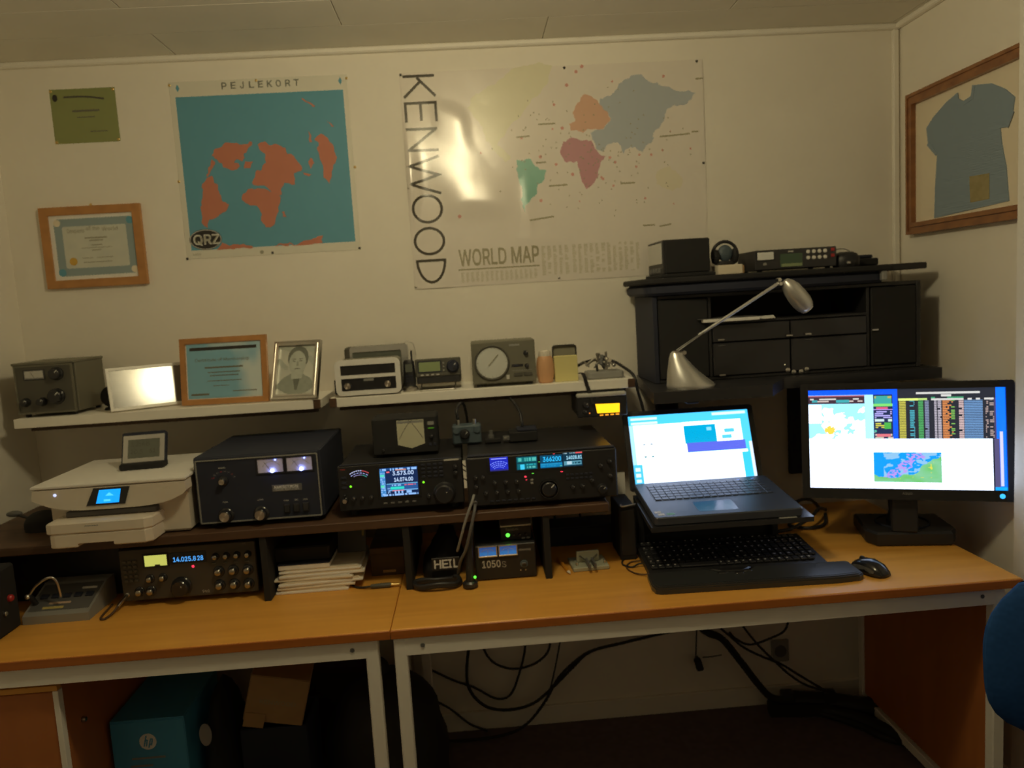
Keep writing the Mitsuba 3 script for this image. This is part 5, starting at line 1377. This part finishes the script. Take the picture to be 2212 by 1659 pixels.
def monitor_face(base, items):
    flat_ = boxes(base, items)
    inner_fn = mikit._FUNCTIONS[flat_['fn']]

    def fn(p, n, uv):
        c = inner_fn(p, n, uv)
        # white continents and an orange storm on the small weather map
        a = fbm(uv.x * 18 + 3, uv.y * 14 + 1, 0.0, octaves=3) + (uv.y - .30) * 1.1 + (uv.x - .16) * .9
        on = (uv.x > .0) & (uv.x < .30) & (uv.y > .15) & (uv.y < .5) & (a > .50)
        c = dr.select(on, mi.Color3f(*white), c)
        e = dr.square((uv.x - .115) / .032) + dr.square((uv.y - .41) / .05) + noise(uv.x * 90, uv.y * 90) * .7
        c = dr.select(e < 1, mi.Color3f(1.5, .80, .10), c)
        # the map in the white page: sea, islands, green land
        s, t = (uv.x - .34) / .345, (uv.y - .635) / .30
        inside = (s > 0) & (s < 1) & (t > 0) & (t < 1)
        f1 = fbm(s * 4 + 2, t * 3 + 5, 0.0, octaves=3)
        land = (s * .75 + t * .9 + (f1 - .5) * .5) > 1.02
        isl = (fbm(s * 9 + 7, t * 7 + 2, 0.0, octaves=3) > .55) & (s > .15) & ~land
        lilac = (dr.abs(s * .7 - (1 - t) * .55 + .02 + (f1 - .5) * .4) < .10) & ~land
        m_ = mi.Color3f(.0, .38, 1.15)
        m_ = dr.select(isl, mi.Color3f(.30, .62, .95), m_)
        m_ = dr.select(lilac & (noise(s * 40, t * 30) > .45), mi.Color3f(.55, .35, .95), m_)
        g = mix((.16, .62, .14), (.28, .68, .42), fbm(s * 6, t * 6 + 9, 0.0, octaves=2))
        m_ = dr.select(land | ((t > .72) & (f1 + t > 1.15)), g, m_)
        m_ = dr.select(land & (noise(s * 26, t * 18) > .90), mi.Color3f(.8, .8, .1), m_)
        return dr.select(inside, m_, c)
    return proc(fn)


m, uv = screen_quad(-.2545, .2545, 0, .286, .004)
add('screen', m, 'panel_glass', mo, uv=uv, emit=monitor_face(dk, monc), weight=6.0)
add('printed_badge', txt('ASUS', .006, -.010, -.0155, -.004, .0003, width=.026), 'mid_grey', mo)
led('power_button', (.240, -.0045, -.0155), .0070, (.05, .65, 1.6), mo, lens='lens_blue', flat=.3, weight=.05)
add('arm', bx(-.035, .035, .03, .055, -.13, .12, .004), 'black', mo)
put(1.262, -.405, .7303, rz=-11.4)
add('neck', loft([ell((0, .02, z), (a, 0, 0), (0, b, 0), 20) for z, a, b in ((.040, .040, .022), (.075, .032, .018), (.125, .036, .018))]), 'black', mo, smooth=40)
put(1.243, -.505, .7303, rz=-11.4)
add('base', slab_b(Polygon([(-.104, 0), (.103, 0), (.128, .045), (.128, .19), (-.112, .205), (-.125, .04)]), 0, .042, .006), 'black', mo)
add('base_ring', turn(lathe([(.070, 0), (.076, 0), (.076, .003), (.073, .0045), (.070, .003)], 48), 'z', (.0, .105, .042)), 'charcoal', mo, smooth=35)
home()
for k, (d_, pts) in enumerate((('upper of the black monitor cables looping left of the monitor foot', [(1.15, -.10, .74), (1.09, -.16, .79), (1.03, -.20, .800), (.97, -.24, .775), (.92, -.26, .745)]), ('middle one of the black monitor cables left of the monitor foot', [(1.16, -.12, .74), (1.10, -.20, .770), (1.04, -.27, .765), (.97, -.30, .745), (.92, -.30, .737)]), ('lowest of the black monitor cables left of the monitor foot', [(1.14, -.16, .737), (1.09, -.26, .737), (1.03, -.29, .737), (.98, -.25, .737), (1.02, -.20, .737), (1.08, -.18, .745)]))):
    solo('monitor_cable', tube(pts, .0055), 'black', d_, 'cable', 'black cables left of the monitor foot', smooth=True)

# ================================================================== keyboard and mouse
ky = thing('keyboard', 'black wide keyboard with padded palm rest in front of the laptop', 'keyboard')
put(.690, -.60, .7303, rz=-2.5)
add('body', trimesh.convex.convex_hull(np.array([(x, y, z) for x in (-.245, .245) for y, z in ((0, .002), (0, .014), (.225, .002), (.225, .026))])), 'black', ky)
rx_ = math.atan2(.012, .225)
for r_ in range(6):
    c_ = 0
    x = -.235
    while x < .236:
        gap = x > .100 and x < .112
        w = .0205 if not (r_ == 0 and -.16 < x < -.10) else .108
        if r_ == 5:
            w = .0185
        if x + w > .238:
            break
        y0 = .022 + r_ * .033 + (.006 if r_ == 5 else 0)
        zz = .0155 + y0 * .0533
        kk = add('key', bx(x, x + w - .003, y0, y0 + .027 - (.006 if r_ == 5 else 0), zz, zz + .0055, .0015), 'black_satin', ky)
        if rng.random() < .75 and w < .03:
            lx = x + .003 + rng.uniform(0, .003)
            add('legend', bx(lx, lx + rng.uniform(.003, .006), y0 + .012, y0 + .012 + rng.uniform(.003, .006), zz + .0055, zz + .0058, 0), 'light_grey', kk)
        x += w + (.010 if gap else 0)
pr2 = [(-.256, -.085), (-.250, -.112), (-.235, -.118), (.226, -.116), (.284, -.108), (.298, -.095), (.298, -.012), (.290, -.002), (.04, -.002), (.01, -.030), (-.055, -.030), (-.090, -.002), (-.252, -.002)]
outl = Polygon(pr2).buffer(-.004).buffer(.004)
V = []
for off, zz in ((-.0005, .0), (.0, .004), (-.001, .012), (-.005, .018), (-.010, .0205)):
    V.append(zz)
add('palm_rest', join(slab(outl, .0005, .012), slab(outl.buffer(-.0025), .0125, .004), slab(outl.buffer(-.0065), .0165, .0025), slab(outl.buffer(-.012), .019, .0012)), 'rest_black', ky)
add('centre_piece', slab_b(Polygon([(-.082, -.003), (-.052, -.026), (.006, -.026), (.032, -.003)]), .004, .015, .003), 'black_gloss', ky)
for px_, py_ in ((-.058, -.044), (-.015, -.052), (.012, -.038)):
    add('pointer_key', trimesh.creation.icosphere(subdivisions=2, radius=.008).apply_scale((1.6, 1, .5)).apply_translation((px_, py_, .0205)), 'black_gloss', ky, smooth=True)
home()
solo('cable', tube([(.452, -.50, .742), (.437, -.49, .738), (.415, -.50, .734), (.395, -.475, .7335), (.400, -.44, .7335), (.425, -.40, .735), (.43, -.34, .735)], .0024), 'black', 'thin black cord looping out left of the keyboard', 'cable', smooth=True)
solo('cable', tube([(.447, -.575, .740), (.435, -.57, .736), (.412, -.545, .7335), (.400, -.50, .7335), (.418, -.46, .7335), (.45, -.455, .735)], .0020), 'walnut', 'thin brown cord looping nearer the keyboard corner', 'cable', smooth=True)
mu = thing('computer_mouse', 'black glossy computer mouse on the right desk', 'mouse')
put(1.022, -.668, .7303, rz=22)
rings = []
for y, a, h in ((-.052, .010, .008), (-.048, .020, .018), (-.030, .0285, .031), (-.005, .030, .037), (.022, .0285, .033), (.042, .025, .022), (.050, .018, .012), (.053, .008, .007)):
    th = np.linspace(0, np.pi, 15)
    top = np.c_[a * np.cos(th), np.full(15, y), .002 + h * np.sin(th) ** .8]
    bot = np.c_[np.linspace(-a, a, 7)[1:-1], np.full(5, y), np.full(5, .001)]
    rings.append(np.vstack([top, bot]))
add('shell', loft(rings), 'black_gloss', mu, smooth=50)
add('wheel', turn(lathe([(0, -.003), (.008, -.003), (.009, 0), (.008, .003), (0, .003)], 18), 'x', (0, .024, .030)), 'rubber', mu, smooth=35)
add('side_grip', loft([ell((-.0285, y, .016), (0, .002, .001), (0, -.001, h), 10) for y, h in ((-.034, .004), (-.02, .007), (.01, .008), (.03, .004))]), 'dark_grey', mu, smooth=True)
home()

# tall dark box left of the laptop, paper tube behind it
tb = thing('speaker_box', 'tall black box on the desk between the riser end and the laptop', 'speaker')
add('case', bx(.398, .446, -.43, -.29, .7303, .893, .003), 'black_matt', tb)
add('grille', bx(.402, .442, -.4325, -.4302, .745, .88, .001), 'black', tb)
add('chrome_trim', tube([(.402, -.434, .900), (.406, -.436, .894), (.425, -.437, .8955), (.446, -.434, .898)], .0022), 'steel', tb, smooth=True)
gp = thing('grey_paper_sheet', 'curled grey paper sheet standing behind the laptop left edge', 'paper')
th = np.linspace(-.9, .9, 12)
add('sheet', loft([np.vstack([np.c_[.440 + .020 * np.sin(th), -.255 + .012 * np.cos(th), np.full(12, z)], np.c_[.440 + .0192 * np.sin(th[::-1]), -.2562 + .012 * np.cos(th[::-1]), np.full(12, z)]]) for z in (.7303, .95)]), 'paper', gp, smooth=50)

# ================================================================== black shelf and what stands on it (top at z = 1.228)
BZ = 1.2283
mc_ = thing('media_cabinet', 'wide black cabinet with drawers and small silver handles on the black wall shelf', 'cabinet')
cx0, cx1, cy0, cy1, cz1 = .553, 1.385, -.300, -.05, 1.494
add('side_panel', bx(cx0, cx0 + .014, cy0, cy1, BZ, cz1, .002), 'charcoal', mc_)
add('side_panel', bx(cx1 - .014, cx1, cy0, cy1, BZ, cz1, .002), 'black', mc_)
add('back_panel', bx(cx0 + .014, cx1 - .014, cy1 - .01, cy1, BZ, cz1, .001), 'black_matt', mc_)
add('top_panel', bx(cx0 + .0145, cx1 - .0145, cy0 + .002, cy1 - .0105, cz1 - .012, cz1, .002), 'black', mc_)
add('floor_panel', bx(cx0 + .0145, cx1 - .0145, cy0 + .002, cy1 - .0105, BZ, BZ + .010, .002), 'black', mc_)
add('divider', bx(.722, .732, cy0 + .004, cy1 - .0105, BZ + .0105, cz1 - .0125, .001), 'black', mc_)
add('divider', bx(1.215, 1.225, cy0 + .004, cy1 - .0105, BZ + .0105, cz1 - .0125, .001), 'black', mc_)
add('speaker_front', bx(cx0 + .016, .720, cy0 - .003, cy0 + .006, BZ + .012, cz1 - .014, .003), 'black_matt', mc_)
add('speaker_front', bx(1.227, cx1 - .016, cy0 - .003, cy0 + .006, BZ + .012, cz1 - .014, .003), 'black_matt', mc_)
add('shelf_board', bx(.7325, 1.2145, cy0 + .003, cy1 - .0105, 1.398, 1.406, .001), 'black', mc_)
for x0, x1 in ((.734, .972), (.976, 1.213)):
    for z0, z1 in ((BZ + .012, 1.340), (1.343, 1.396)):
        d_ = add('drawer', bx(x0, x1, cy0 - .002, cy0 + .010, z0, z1, .002), 'black_satin', mc_)
for hx, hz in ((.757, 1.351), (.968, 1.351), (1.027, 1.352), (1.237, 1.351), (.758, 1.233 + .010)):
    add('handle', bx(hx - .010, hx + .010, cy0 - .010, cy0 - .0025, hz - .003, hz + .003, .0012), 'steel', mc_)
for hx, hz in ((.759, 1.333), (1.030, 1.334)):
    add('handle', bx(hx - .011, hx + .011, cy0 - .005, cy0 - .0022, hz - .0012, hz + .0012, .0005), 'dark_grey', mc_)
for bxx, bzz in ((.963, 1.2445), (.981, 1.2375), (1.004, 1.2375), (1.022, 1.2435)):
    add('button', turn(lathe([(0, 0), (.007, 0), (.007, .003), (.004, .005), (0, .005)], 16), '-y', (bxx, cy0 - .002, bzz)), 'steel', mc_, smooth=35)
led('indicator', (.954, cy0 - .0025, 1.262), .0018, (.5, .4, .2), mc_)
# paper lying in the open compartment
pp = thing('printer_paper', 'bright stack of white paper sheets sticking out of the black cabinet', 'paper')
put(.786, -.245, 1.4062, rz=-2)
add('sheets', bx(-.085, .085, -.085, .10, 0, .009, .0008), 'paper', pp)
add('shade_sheet', bx(-.098, .093, -.082, .11, .0092, .0105, .0004), 'dark_grey', pp)  # dark grey sheet, puts the shade on the paper top into colour
home()
sh2 = thing('loose_sheet', 'loose white sheet with bent corner lying right of the paper stack in the cabinet', 'paper')
put(.895, -.28, 1.4064, rz=14)
add('sheet', trimesh.convex.convex_hull(np.array([(-.012, -.03, 0), (.026, -.03, 0), (.032, -.012, .0092), (.026, .1, .0008), (-.012, .1, .0008), (-.012, -.03, .0012), (.024, -.03, .004)])), 'paper', sh2)
home()
bs2 = thing('bow_front_stand', 'black bow-fronted equipment stand on top of the black cabinet', 'stand')
def bow(x0, x1, y0, y1, r, dip):
    n = 14
    f_ = [(x0 + r + (x1 - x0 - 2 * r) * t, y0 - dip * math.sin(math.pi * t)) for t in np.linspace(0, 1, n)]
    return Polygon([(x0, y1), (x0, y0 + r)] + [(x0 + r - r * math.cos(a), y0 + r - r * math.sin(a)) for a in np.linspace(.2, 1.5, 5)] + f_ + [(x1 - r + r * math.sin(a), y0 + r - r * math.cos(a)) for a in np.linspace(.2, 1.5, 5)] + [(x1, y1)]).convex_hull
add('lower_body', slab_b(bow(.530, 1.275, -.325, -.045, .05, .03), cz1 + .0005, .034, .008), 'charcoal', bs2)
add('top_plate', slab_b(bow(.520, 1.300, -.335, -.035, .05, .03), cz1 + .0345, .018, .004), 'black_matt', bs2)
add('side_wing', bx(1.285, 1.424, -.27, -.03, cz1 + .0345, cz1 + .0545, .003), 'black', bs2)
add('wing_foot', bx(1.245, 1.262, -.335, -.31, cz1 + .006, cz1 + .034, .003), 'mid_grey', bs2)
TZ = cz1 + .0530
hf = thing('desk_speaker', 'black cube speaker with pale grey grille facing left, on the bow-fronted stand', 'speaker')
put(.605, -.245, TZ)
add('case', bx(.006, .146, 0, .20, .012, .116, .004), 'black_matt', hf)
add('baffle', bx(0, .008, .003, .197, .012, .116, .003), 'black', hf)
add('grille', bx(-.003, .0005, .016, .184, .044, .108, .001), 'light_grey', hf)
for k in range(4):
    add('button', bx(-.005, .0005, .03 + k * .035, .05 + k * .035, .018, .032, .001), 'dark_grey', hf)
add('base', bx(-.010, .160, -.008, .205, 0, .012, .003), 'black_matt', hf)
home()
ct2 = thing('headphones', 'dark headphones standing on a little cream box on the bow-fronted stand', 'headphones')
put(.812, -.20, TZ + .0305)
arc_ = [(.040 * math.cos(a), 0, .030 + .042 * math.sin(a)) for a in np.linspace(-.25, math.pi + .25, 16)]
add('headband', tube(arc_, .0052, 10), 'black', ct2, smooth=True)
for s_ in (-1, 1):
    add('ear_cup', turn(lathe([(0, 0), (.020, 0), (.024, .006), (.022, .014), (0, .016)], 24), 'x', (s_ * .030 - .008, 0, .026)), 'black_matt', ct2, smooth=35)
add('cradle', slab_b(affinity.scale(Point(0, 0).buffer(.030, quad_segs=8), 1.1, .8), 0, .012, .004), 'black', ct2)
add('cushion', trimesh.creation.icosphere(subdivisions=2, radius=.024).apply_scale((1, .5, 1.1)).apply_translation((0, -.002, .036)), 'blue_grey', ct2, smooth=True)
home()
cb2 = thing('cream_box', 'little cream coloured box under the headphones', 'box')
add('body', bx(.778, .856, -.235, -.17, TZ, TZ + .0295, .002), 'paper_cream', cb2)
add('side_flap', bx(.856, .862, -.232, -.175, TZ + .002, TZ + .026, .001), 'kraft', cb2)
wb2 = solo('white_block', bx(.748 + .013, .775, -.10, -.06, TZ, TZ + .062, .003), 'paper', 'narrow white block between the cube speaker and headphones', 'box')
sn = thing('scanner_receiver', 'black desktop receiver with eight round white keys on the bow-fronted stand', 'radio')
put(.888, -.255, TZ)
add('case', trimesh.convex.convex_hull(np.array([(x, y, z) for x in (.002, .254) for y, z in ((.008, .006), (.008, .066), (.16, .006), (.16, .066))])), 'black', sn)
add('front_panel', bx(0, .256, 0, .009, .006, .0665, .002), 'black_satin', sn)
mtp = add('meter', bx(.003, .060, -.002, 0, .034, .063, .001), 'black', sn)
add('face', bx(.006, .057, -.0026, -.0019, .037, .060, .0002), 'print_white', mtp)
add('printed_mark', ext(affinity.scale(Point(.030, .024).buffer(.006), 1, .7), 0, .0004), 'mid_grey', sn)
mat('lcd_deep', (.045, .085, .05), .25, .5)
add('display', bx(.078, .148, -.0012, 0, .012, .052, .0004), 'lcd_deep', sn)
add('display_line', bx(.082, .146, -.0018, -.0011, .013, .022, 0), 'lcd_green', sn)
add('badge', bx(.103, .120, -.001, 0, .056, .0605, .0004), 'light_grey', sn)
for r_ in range(2):
    for c_ in range(4):
        add('key', turn(lathe([(0, 0), (.0058, 0), (.0058, .003), (.004, .0045), (0, .0045)], 16), '-y', (.166 + c_ * .0178, 0, .036 + r_ * .0185)), 'paper', sn, smooth=35)
for r_ in range(2):
    add('red_key', bx(.238, .249, -.003, 0, .034 + r_ * .018, .044 + r_ * .018, .001), 'red_plastic', sn)
for fx in (.02, .236):
    for fy in (.02, .14):
        add('foot', cyl((fx, fy, 0), .008, .0065), 'rubber', sn)
home()
gd = thing('webcam', 'black rounded gadget with silver lens right of the scanner receiver', 'camera')
put(1.19, -.22, TZ)
add('body', loft([ell((0, 0, z), (a, 0, 0), (0, a * .8, 0), 24) for z, a in ((0, .038), (.01, .043), (.03, .042), (.042, .034), (.048, .02))]), 'black', gd, smooth=45)
add('lens', turn(lathe([(0, 0), (.006, 0), (.006, .004), (.003, .006), (0, .006)], 18), '-y', (-.008, -.0335, .012)), 'chrome', gd, smooth=35)
add('wire', tube([(.02, 0, .045), (.0, .01, .058), (-.03, .01, .054), (-.036, .01, .03)], .0015), 'dark_grey', gd, smooth=True)
home()
bt = thing('battery_charger', 'black charger block lying at the right part of the bow-fronted stand', 'charger')
add('body', bx(1.240, 1.330, -.16, -.06, TZ + .0025, TZ + .026, .004), 'black_matt', bt)
add('lid', bx(1.262, 1.322, -.14, -.07, TZ + .0262, TZ + .038, .005), 'charcoal', bt)

# --- silver desk lamp (switched off)
dlm = thing('desk_lamp', 'silver desk lamp with drop-shaped foot and thin arm on the black shelf', 'lamp')
put(0, 0, 0)
Y0 = -.435
rings = []
for z, xa, xb, d_ in ((BZ, .556, .690, .052), (BZ + .006, .553, .692, .054), (BZ + .012, .553, .688, .053), (BZ + .028, .554, .668, .047), (BZ + .048, .556, .645, .038), (BZ + .068, .559, .626, .028), (BZ + .088, .562, .610, .019), (BZ + .102, .566, .600, .013), (BZ + .108, .572, .590, .007)):
    rings.append(ell(((xa + xb) / 2, Y0, z), ((xb - xa) / 2, 0, 0), (0, d_, 0), 36))
add('foot', loft(rings), 'silver_paint', dlm, smooth=45)
for o_ in (-.006, .006):
    add('lower_arm', tube([(.578 - o_ * .4, Y0 + o_, 1.330 + abs(o_) * .2), (.664, Y0 + o_, 1.384)], .0032, 10), 'dark_chrome', dlm, smooth=True)
add('upper_arm', tube([(.650, Y0, 1.377), (.886, Y0, 1.511)], .0048, 10), 'silver_paint', dlm, smooth=True)
for px_, pz_ in ((.582, 1.332), (.604, 1.331)):
    add('pivot', turn(lathe([(0, -.012), (.006, -.012), (.007, 0), (.006, .012), (0, .012)], 16), '-y', (px_, Y0, pz_)), 'chrome', dlm, smooth=35)
ax_ = np.array([.060, 0, -.080]); ax_ /= np.linalg.norm(ax_)
side = np.array([.8, 0, .6])
P0 = np.array([.905, Y0, 1.517])
hr = []
for t, r in ((0, .010), (.012, .019), (.03, .026), (.055, .029), (.08, .029), (.097, .025), (.104, .020)):
    hr.append(ell(P0 + ax_ * t, side * r * .95, (0, r, 0), 30))
add('head', loft(hr), 'silver_paint', dlm, smooth=45)
add('inner_rim', loft([ell(P0 + ax_ * t, side * .017, (0, .018, 0), 24) for t in (.1035, .108)]), 'white_plastic', dlm, smooth=35)
for px_, pz_ in ((.889, 1.509), (.886, 1.5205)):
    add('pivot', turn(lathe([(0, -.010), (.005, -.010), (.0055, 0), (.005, .010), (0, .010)], 14), '-y', (px_, Y0, pz_)), 'chrome', dlm, smooth=35)
home()
# ================================================================== under the desks
mat('box_blue', (.06, .28, .48), 0.55, 0.35)
pb = thing('blue_box', 'blue cardboard box with round white emblem under the left desk', 'box')
put(-1.050, -.56, 0)
add('body', bx(0, .200, .0, .28, .001, .432, .003), 'box_blue', pb)
add('lid_flap', bx(.001, .199, .001, .279, .4322, .436, .001), 'box_blue', pb)
em = add('emblem', cyl((.098, 0, .372), .023, .0006, '-y', 32, .0001), 'print_white', pb)
# two slanting letters within the disc
sl = lambda pts: LineString([(.098 + x, .372 + z) for x, z in pts]).buffer(.0017, cap_style=2)
add('letter', ext(unary_union([sl([(-.011, -.013), (-.003, .018)]), sl([(-.0085, -.001), (-.003, .005), (-.001, .004), (-.005, -.013)])]), -.0006, .0004), 'box_blue', em)
add('letter', ext(unary_union([sl([(.001, -.018), (.008, .008)]), sl([(.0085, .008), (.0125, .006), (.0095, -.009), (.004, -.009)])]), -.0006, .0004), 'box_blue', em)
for z, x0, x1 in ((.322, .05, .14), (.300, .045, .105)):
    add('printed_line', ext(sbox(x0, z, x1, z + .006), 0, .0003), 'print_faint', pb)
home()


eb = thing('black_bag', 'dark bag with pale oval tag right of the blue box under the left desk', 'bag')
add('body', lump(-.790, -.40, .001, .47, .050, .14, 4), 'black_matt', eb, smooth=50)
add('tag', turn(lathe([(0, 0), (.017, 0), (.017, .002), (0, .002)], 24).apply_scale((1, 1.9, 1)), '-y', (-.800, -.550, .372)), 'mid_grey', eb)
bb2 = thing('black_bag', 'large bulging black bag on the floor behind the middle desk legs', 'bag')
add('body', lump(-.345, -.30, .001, .40, .190, .17, 11, .03), 'rubber', bb2, smooth=50)
add('knot', lump(-.35, -.30, .385, .05, .03, .03, 15, .01), 'rubber', bb2, smooth=50)
bc = thing('cardboard_box', 'brown cardboard box with faint printed word, tilted on the dark crate under the left desk', 'box')
put(-.715, -.50, .372, rz=6, ry=15)
add('body', bx(0, .165, 0, .14, .005, .140, .003), 'kraft', bc)
add('flap', trimesh.convex.convex_hull(np.array([(x, y, z) for x in (.004, .06) for y, z in ((-.002, .03), (-.022, .0), (-.020, .0), (0, .03))])), 'kraft', bc)
add('printed_word', txt('KENWOOD', .012, .035, .060, 0, .0004, width=.10), 'ink_grey', bc)
home()
cr2 = thing('dark_crate', 'dark plastic crate holding the brown cardboard box under the left desk', 'crate')
for args in ((-.735, -.545, -.47, -.462, .02, .33), (-.735, -.545, -.308, -.30, .02, .33), (-.735, -.727, -.462, -.308, .02, .33), (-.553, -.545, -.462, -.308, .02, .33)):
    add('side', bx(*args, .002), 'charcoal', cr2)
add('floor', bx(-.735, -.545, -.47, -.30, .002, .02, .002), 'charcoal', cr2)
kb2 = thing('kraft_parcel', 'small brown parcel on the floor at the lower edge under the left desk', 'parcel')
put(-.665, -.62, 0, rz=12)
add('body', bx(-.07, .07, -.05, .06, .001, .225, .004), 'kraft', kb2)
add('tape', bx(-.012, .012, -.051, .061, .2252, .2260, .0002), 'paper_cream', kb2)
home()
bl2 = thing('dark_board', 'dark flat board leaning on the wall behind the cardboard box', 'board')
put(-.55, -.075, .001, rz=-4, rx=-5)
add('panel', bx(-.12, .12, 0, .012, .0, .56, .002), 'walnut', bl2)
add('edge', bx(-.122, -.1202, -.001, .013, 0, .56, .0005), 'beech_edge', bl2)
home()

# --- cables hanging below the right desk
cab_labels = ['thin cable sagging from the left behind the middle desk legs', 'long cable loop hanging lowest left under the right desk', 'small cable loop hanging just below the rail of the right desk', 'short cable end running down behind the black bag', 'long cable sweeping along the floor up to the right desk rail', 'straight thin cable hanging beside the long loops', 'thick black cable bundle running diagonally down to the floor', 'upper thin cable beside the thick bundle', 'lower thin cable beside the thick bundle', 'cable loop under the rail left of the wall socket', 'thin lead of the small hanging adapter', 'short thin wire sticking out right of the hanging adapter']
rad = [.0042, .0055, .0042, .004, .005, .003, .0135, .0042, .0042, .004, .0025, .002]
for pts, d_, r in zip(CABLES, cab_labels, rad):
    P = np.array(pts) / 1000
    P[:, 2] = np.clip(P[:, 2], r + .001, .700)
    P[:, 1] += .0
    if r > .01:
        k = thing('cable_bundle', d_, 'cables')
        for a in range(4):
            o_ = np.array([.007 * math.cos(a * 1.6), .004 * math.sin(a * 2.1), .007 * math.sin(a * 1.6)])
            add('strand', tube(P + o_, .0065), 'rubber', k, smooth=True)
    else:
        solo('cable', tube(P, r), 'rubber', d_, 'cable', 'black cables hanging under the right desk', smooth=True)
ha = thing('hanging_adapter', 'small black adapter plug dangling under the right desk', 'adapter')
put(1.36 * 0 + .722, -.055, .205, ry=-14)
add('body', bx(-.012, .012, -.012, .012, -.03, .012, .003), 'black_matt', ha)
add('neck', bx(-.006, .006, -.006, .006, .0122, .022, .001), 'black', ha)
home()
for pts, d_, r in zip(FLOOR_CABLES, ('heavy black cable heap trailing along the floor to the right leg', 'second black cable trailing along the floor to the right leg', 'short black cable lying on the floor below the right desk'), (.034, .022, .012)):
    P = np.array(pts) / 1000
    P[:, 2] = r + .001
    solo('floor_cable', tube(P, r, 10), 'rubber', d_, 'cable', 'black cables on the floor under the right desk', smooth=True)
pst = thing('power_strip', 'black power strip on the floor at the back right under the right desk', 'power strip')
put(1.12, -.10, .001, rz=-8)
add('body', bx(-.16, .16, -.028, .028, 0, .045, .006), 'black_matt', pst)
for k in range(4):
    add('socket', cyl((-.11 + k * .072, 0, .045), .020, .002, 'z', 20), 'black', pst)
add('plug', bx(.03, .07, -.02, .02, .0472, .085, .004), 'black', pst)
add('plug', bx(-.115, -.072, -.02, .02, .0472, .085, .004), 'black', pst)
home()

# ================================================================== office chair at the right edge of the frame
mat('chair_blue', blotch((.010, .045, .16), (.018, .07, .22), 120), 0.85, 0.15)
oc = thing('office_chair', 'blue fabric office chair back cut off by the right edge of the photo', 'chair')
put(1.282, -1.115, 0, rz=6)
rings = []
for t in np.linspace(0, 1, 13):
    z = .475 + .335 * t
    w = .190 * (1 - .55 * abs(2 * t - 1) ** 3.2)
    y = .10 + .05 * t ** 2 - .03 * t
    rings.append(ell((0, y, z), (w, 0, 0), (0, .034 - .012 * abs(2 * t - 1) ** 2, 0), 32))
add('backrest', loft(rings), 'chair_blue', oc, smooth=50)
add('back_bar', tube([(0, .155, .60), (0, .17, .50), (0, .14, .42), (0, .05, .40)], .014), 'black', oc, smooth=True)
st_ = [ell((0, -.13, z), (a, 0, 0), (0, a * .98, 0), 32) for z, a in ((.415, .14), (.425, .175), (.450, .19), (.472, .18), (.480, .12))]
add('seat', loft(st_), 'chair_blue', oc, smooth=50)
add('gas_lift', cyl((0, -.13, .09), .024, .325, 'z', 24), 'black', oc)
for k in range(5):
    a = k * 2 * math.pi / 5 + .3
    c_, s_ = math.cos(a), math.sin(a)
    add('base_arm', tube([(0, -.13, .095), (.11 * c_, -.13 + .11 * s_, .09), (.165 * c_, -.13 + .165 * s_, .068)], .016), 'black', oc, smooth=True)
    w_ = add('castor', turn(lathe([(0, -.02), (.024, -.02), (.027, -.012), (.027, .012), (.024, .02), (0, .02)], 20), 'x', (.165 * c_, -.13 + .165 * s_, .0275)), 'rubber', oc, smooth=35)
home()
for k in list(scene):                         # a key that lost its thing would be an error: every part must have a holder
    assert '__' not in k or k.split('__')[0] in labels, k
